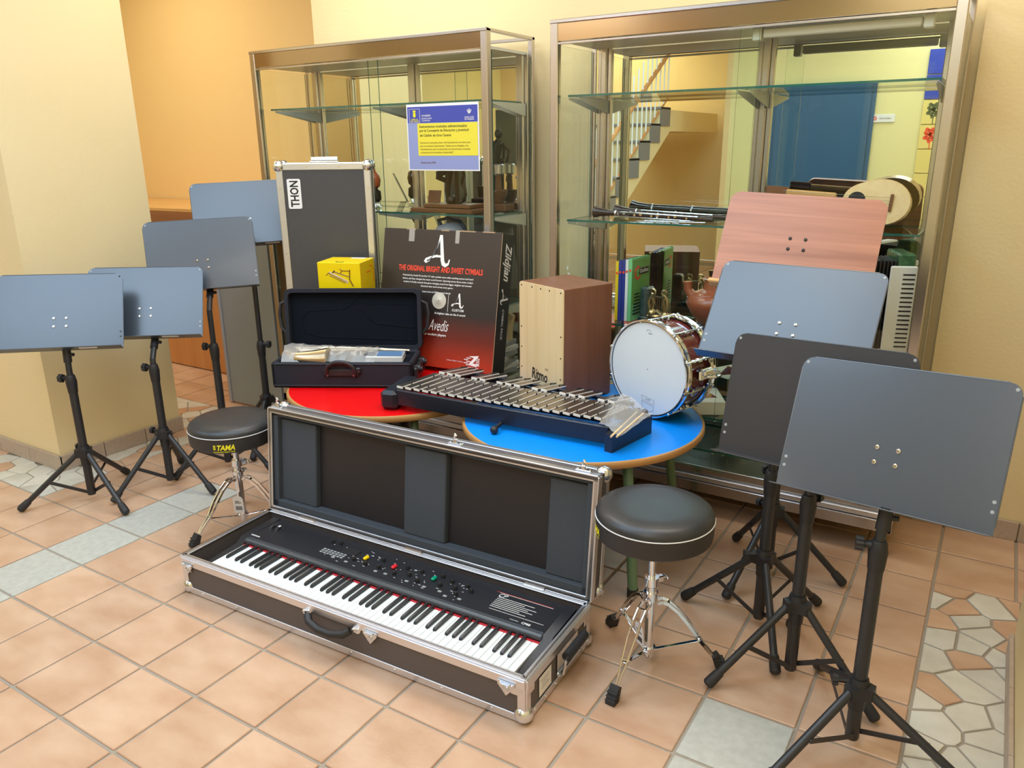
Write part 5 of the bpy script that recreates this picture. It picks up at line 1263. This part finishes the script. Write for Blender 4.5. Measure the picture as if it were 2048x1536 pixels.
MB().lathe([(0.012, 0.0), (0.012, 0.004), (0.005, 0.005), (0.005, 0.001)], 14, RZ(-27) @ T(0.1675, 0, -dep / 2) @ RY(90), False).build('air_vent', 'chrome', sn)
HZ = -0.0024
mb = MB()
for a_, b_ in (((-0.020, -0.118), (0.038, -0.128)), ((0.038, -0.128), (0.036, -0.112)), ((0.036, -0.112), (-0.022, -0.102)), ((-0.022, -0.102), (-0.020, -0.118))): mb.bar((*a_, HZ), (*b_, HZ), 0.0010, 0.0005)
mb.tube([(-0.020 + 0.058 * (t_ > 3 and t_ < 8), -0.124 - 0.0 * t_, HZ) for t_ in (0,)] + [(-0.018, -0.150, HZ), (-0.005, -0.158, HZ), (0.022, -0.160, HZ), (0.036, -0.150, HZ), (0.036, -0.134, HZ), (-0.020, -0.124, HZ)], 0.0006, 5)
put_text(mb, 'REMO', T(0.008, 0.136, HZ), width=0.018, bold=0.02); put_text(mb, 'SNARE', T(0.008, -0.115, HZ), width=0.022, bold=0.01)
mb.tube([(0.0 + 0.010 * math.cos(t_), 0.142 + 0.008 * math.sin(t_), HZ) for t_ in (0, .5, 1, 1.5, 2.1, 2.6, 3.1)], 0.0005, 5)
mb.build('head_print', 'ink_grey', sn)

# ------------------------------------------------------------------ glockenspiel across both tables
F1, F2 = Vector((1.118, 0.855, 0)), Vector((1.936 + 0.036, 0.9165, 0))
gl_o = empty('glockenspiel', (1.068, 0.805, TZ), 'black framed glockenspiel with steel bars lying across both round tables', 'glockenspiel')
GO = Vector((1.068, 0.805, 0))
def GL(x, y, z): return (x - GO.x, y - GO.y, z)
gz = 0.090
# front board, back board, cross rails
gb = 'glock_body'
MB().bar(GL(1.125, 0.845, 0.052), GL(2.005, 0.890, 0.046), 0.016, 0.062, (0, 0, 1), 0.003).build('front_board', gb, gl_o)
MB().bar(GL(1.150, 1.150, 0.060), GL(2.055, 1.100, 0.048), 0.014, 0.050, (0, 0, 1), 0.003).build('back_board', gb, gl_o)
for f_, zz in ((0.24, 0.070), (0.80, 0.070), (1.10, 0.084), (1.55, 0.084)):
    a = Vector((1.130 + 0.02 * f_, 0.855 + 0.218 * f_, 0)); b = Vector((1.955 + 0.034 * f_, 0.915 + 0.160 * f_, 0))
    if f_ > 1: b = Vector((1.99, 1.085 if f_ < 1.3 else 1.13, 0)); a = Vector((1.15, 1.075 if f_ < 1.3 else 1.165, 0))
    MB().bar(GL(a.x, a.y, zz), GL(b.x, b.y, zz), 0.012, 0.014, (0, 0, 1), 0.002).build('rail', gb, gl_o)
MB().box((0.035, 0.115, 0.040), (0.070, 0.23, 0.078), frame((0, 0, 0), (1, 0.25, 0), (-0.10, 1, 0)), 0.014).build('end_block', gb, gl_o)
pR = [(0, 0.0), (0.0, 0.058), (0.235, 0.066), (0.240, 0.0)]
MB().prism([(0.0, 0.0), (0.245, 0.0), (0.245, 0.064), (0.09, 0.078), (0.0, 0.062)], -0.015, 0.015, frame(GL(2.018, 0.855, 0), (0.17, 0.985, 0), (0, 0, 1))).build('end_block', gb, gl_o)
MB().bar(GL(1.595, 0.866, 0.025), GL(1.597, 0.820, 0.020), 0.010, 0.010).ball(GL(1.597, 0.808, 0.0155), 0.0150, 14, 9).build('height_knob', 'black_plastic', gl_o)
nb = 22
def lerp(a, b, t): return a + (b - a) * t
bars = []
for k in range(nb):
    t = k / (nb - 1)
    fx, fy = lerp(1.118, 1.936, t), lerp(0.855, 0.914, t)
    L = lerp(0.218, 0.162, t); ang = R_(lerp(85, 78, t)); d = Vector((math.cos(ang), math.sin(ang), 0)); side = Vector((d.y, -d.x, 0))
    base = Vector(GL(fx, fy, gz)) + side * 0.016
    bars.append((base, d, side, L))
    o = MB().box((L / 2, 0, 0), (L, 0.0315, 0.009), frame(base, d, -side), 0.0012).build('bar', 'bar_metal', gl_o)
    mb = MB().box((-0.0006, 0, 0), (0.0014, 0.030, 0.0085), frame(base, d, -side))
    mb.box((L / 2, -0.0150, 0.0030), (L - 0.006, 0.0022, 0.0032), frame(base, d, -side))
    mb.build('bar_edge_gleam', 'bar_gleam', o)  # strips that paint the bright glint along the bar's edges
    for f_ in (0.22, 0.80):
        MB().cyl(base + d * L * f_ + side * 0.0185 - Vector((0, 0, 0.02)), base + d * L * f_ + side * 0.0185 + Vector((0, 0, 0.009)), 0.0024, n=6).build('peg', 'black_plastic', gl_o)
for k in range(nb - 1):
    if k % 7 in (3, 6): continue
    base, d, side, L = bars[k]; b2, d2, s2, L2 = bars[k + 1]
    L_ = L * (0.70 - 0.10 * k / nb)
    st0 = (base + d * (L + 0.002) + b2 + d2 * (L2 + 0.002)) / 2 + Vector((0, 0, 0.0080)); dd = ((d + d2) / 2 + Vector((0, 0, -0.10))).normalized(); ss = Vector((dd.y, -dd.x, 0)).normalized()
    o = MB().box((L_ / 2, 0, 0), (L_, 0.0300, 0.009), frame(st0, dd, -ss), 0.0012).build('bar', 'bar_metal', gl_o)
    mb = MB().box((-0.0006, 0, 0), (0.0014, 0.029, 0.0085), frame(st0, dd, -ss)).box((L_ / 2, -0.0143, 0.0030), (L_ - 0.006, 0.0022, 0.0032), frame(st0, dd, -ss))
    mb.build('bar_edge_gleam', 'bar_gleam', o)
    MB().cyl(st0 + dd * L_ * 0.8 + Vector((0, 0, -0.028)), st0 + dd * L_ * 0.8 + Vector((0, 0, 0.009)), 0.003, n=7).tube([st0 + dd * (L_ * 0.80) + Vector((0, 0, 0.008)), st0 + dd * (L_ * 1.02) + Vector((0.006, 0, 0.006))], 0.0018, 5).build('peg', 'black_plastic', gl_o)
# mallets in a clear bag on the right end
def mallet(p0, p1, label):
    p0, p1 = Vector(p0), Vector(p1); L = (p1 - p0).length
    m_ = empty('mallet', frame(p0, p1 - p0, (0, 0, 1)), label, 'mallet', 'mallets in a clear bag')
    MB().cyl((0, 0, 0), (L, 0, 0), 0.0038, 0.0034, n=10).build('stick', 'stick', m_)
    MB().ball((L, 0, 0), 0.0125, 14, 9).build('mallet_head', 'mallet_head', m_)
mallet((2.056, 0.790, 0.6040), (2.036, 1.055, 0.6080), 'left of the two wooden mallets in the clear bag')
mallet((2.072, 0.800, 0.6040), (2.062, 1.055, 0.6080), 'right of the two wooden mallets in the clear bag')
bg = MB(); nx, ny = 12, 14; vs = []; rn = random.Random(9)
c00, c10, c01, c11 = Vector((1.975, 0.868, 0.5965)), Vector((2.078, 0.812, 0.5965)), Vector((1.945, 1.120, 0.6280)), Vector((2.088, 1.060, 0.6000))
for i in range(nx):
    for j in range(ny):
        u_, v_ = i / (nx - 1), j / (ny - 1)
        p_ = c00.lerp(c10, u_).lerp(c01.lerp(c11, u_), v_)
        vs.append((p_.x, p_.y, p_.z + 0.012 + rn.uniform(-.0022, .0022) + 0.006 * math.sin(u_ * 5)))
fs = [(i * ny + j, (i + 1) * ny + j, (i + 1) * ny + j + 1, i * ny + j + 1) for i in range(nx - 1) for j in range(ny - 1)]
bgo = bg.add(vs, fs).build('plastic_bag', 'wrap', None, None, 15)
tag(bgo, 'crumpled clear plastic bag over two mallets at the right end of the glockenspiel', 'bag')
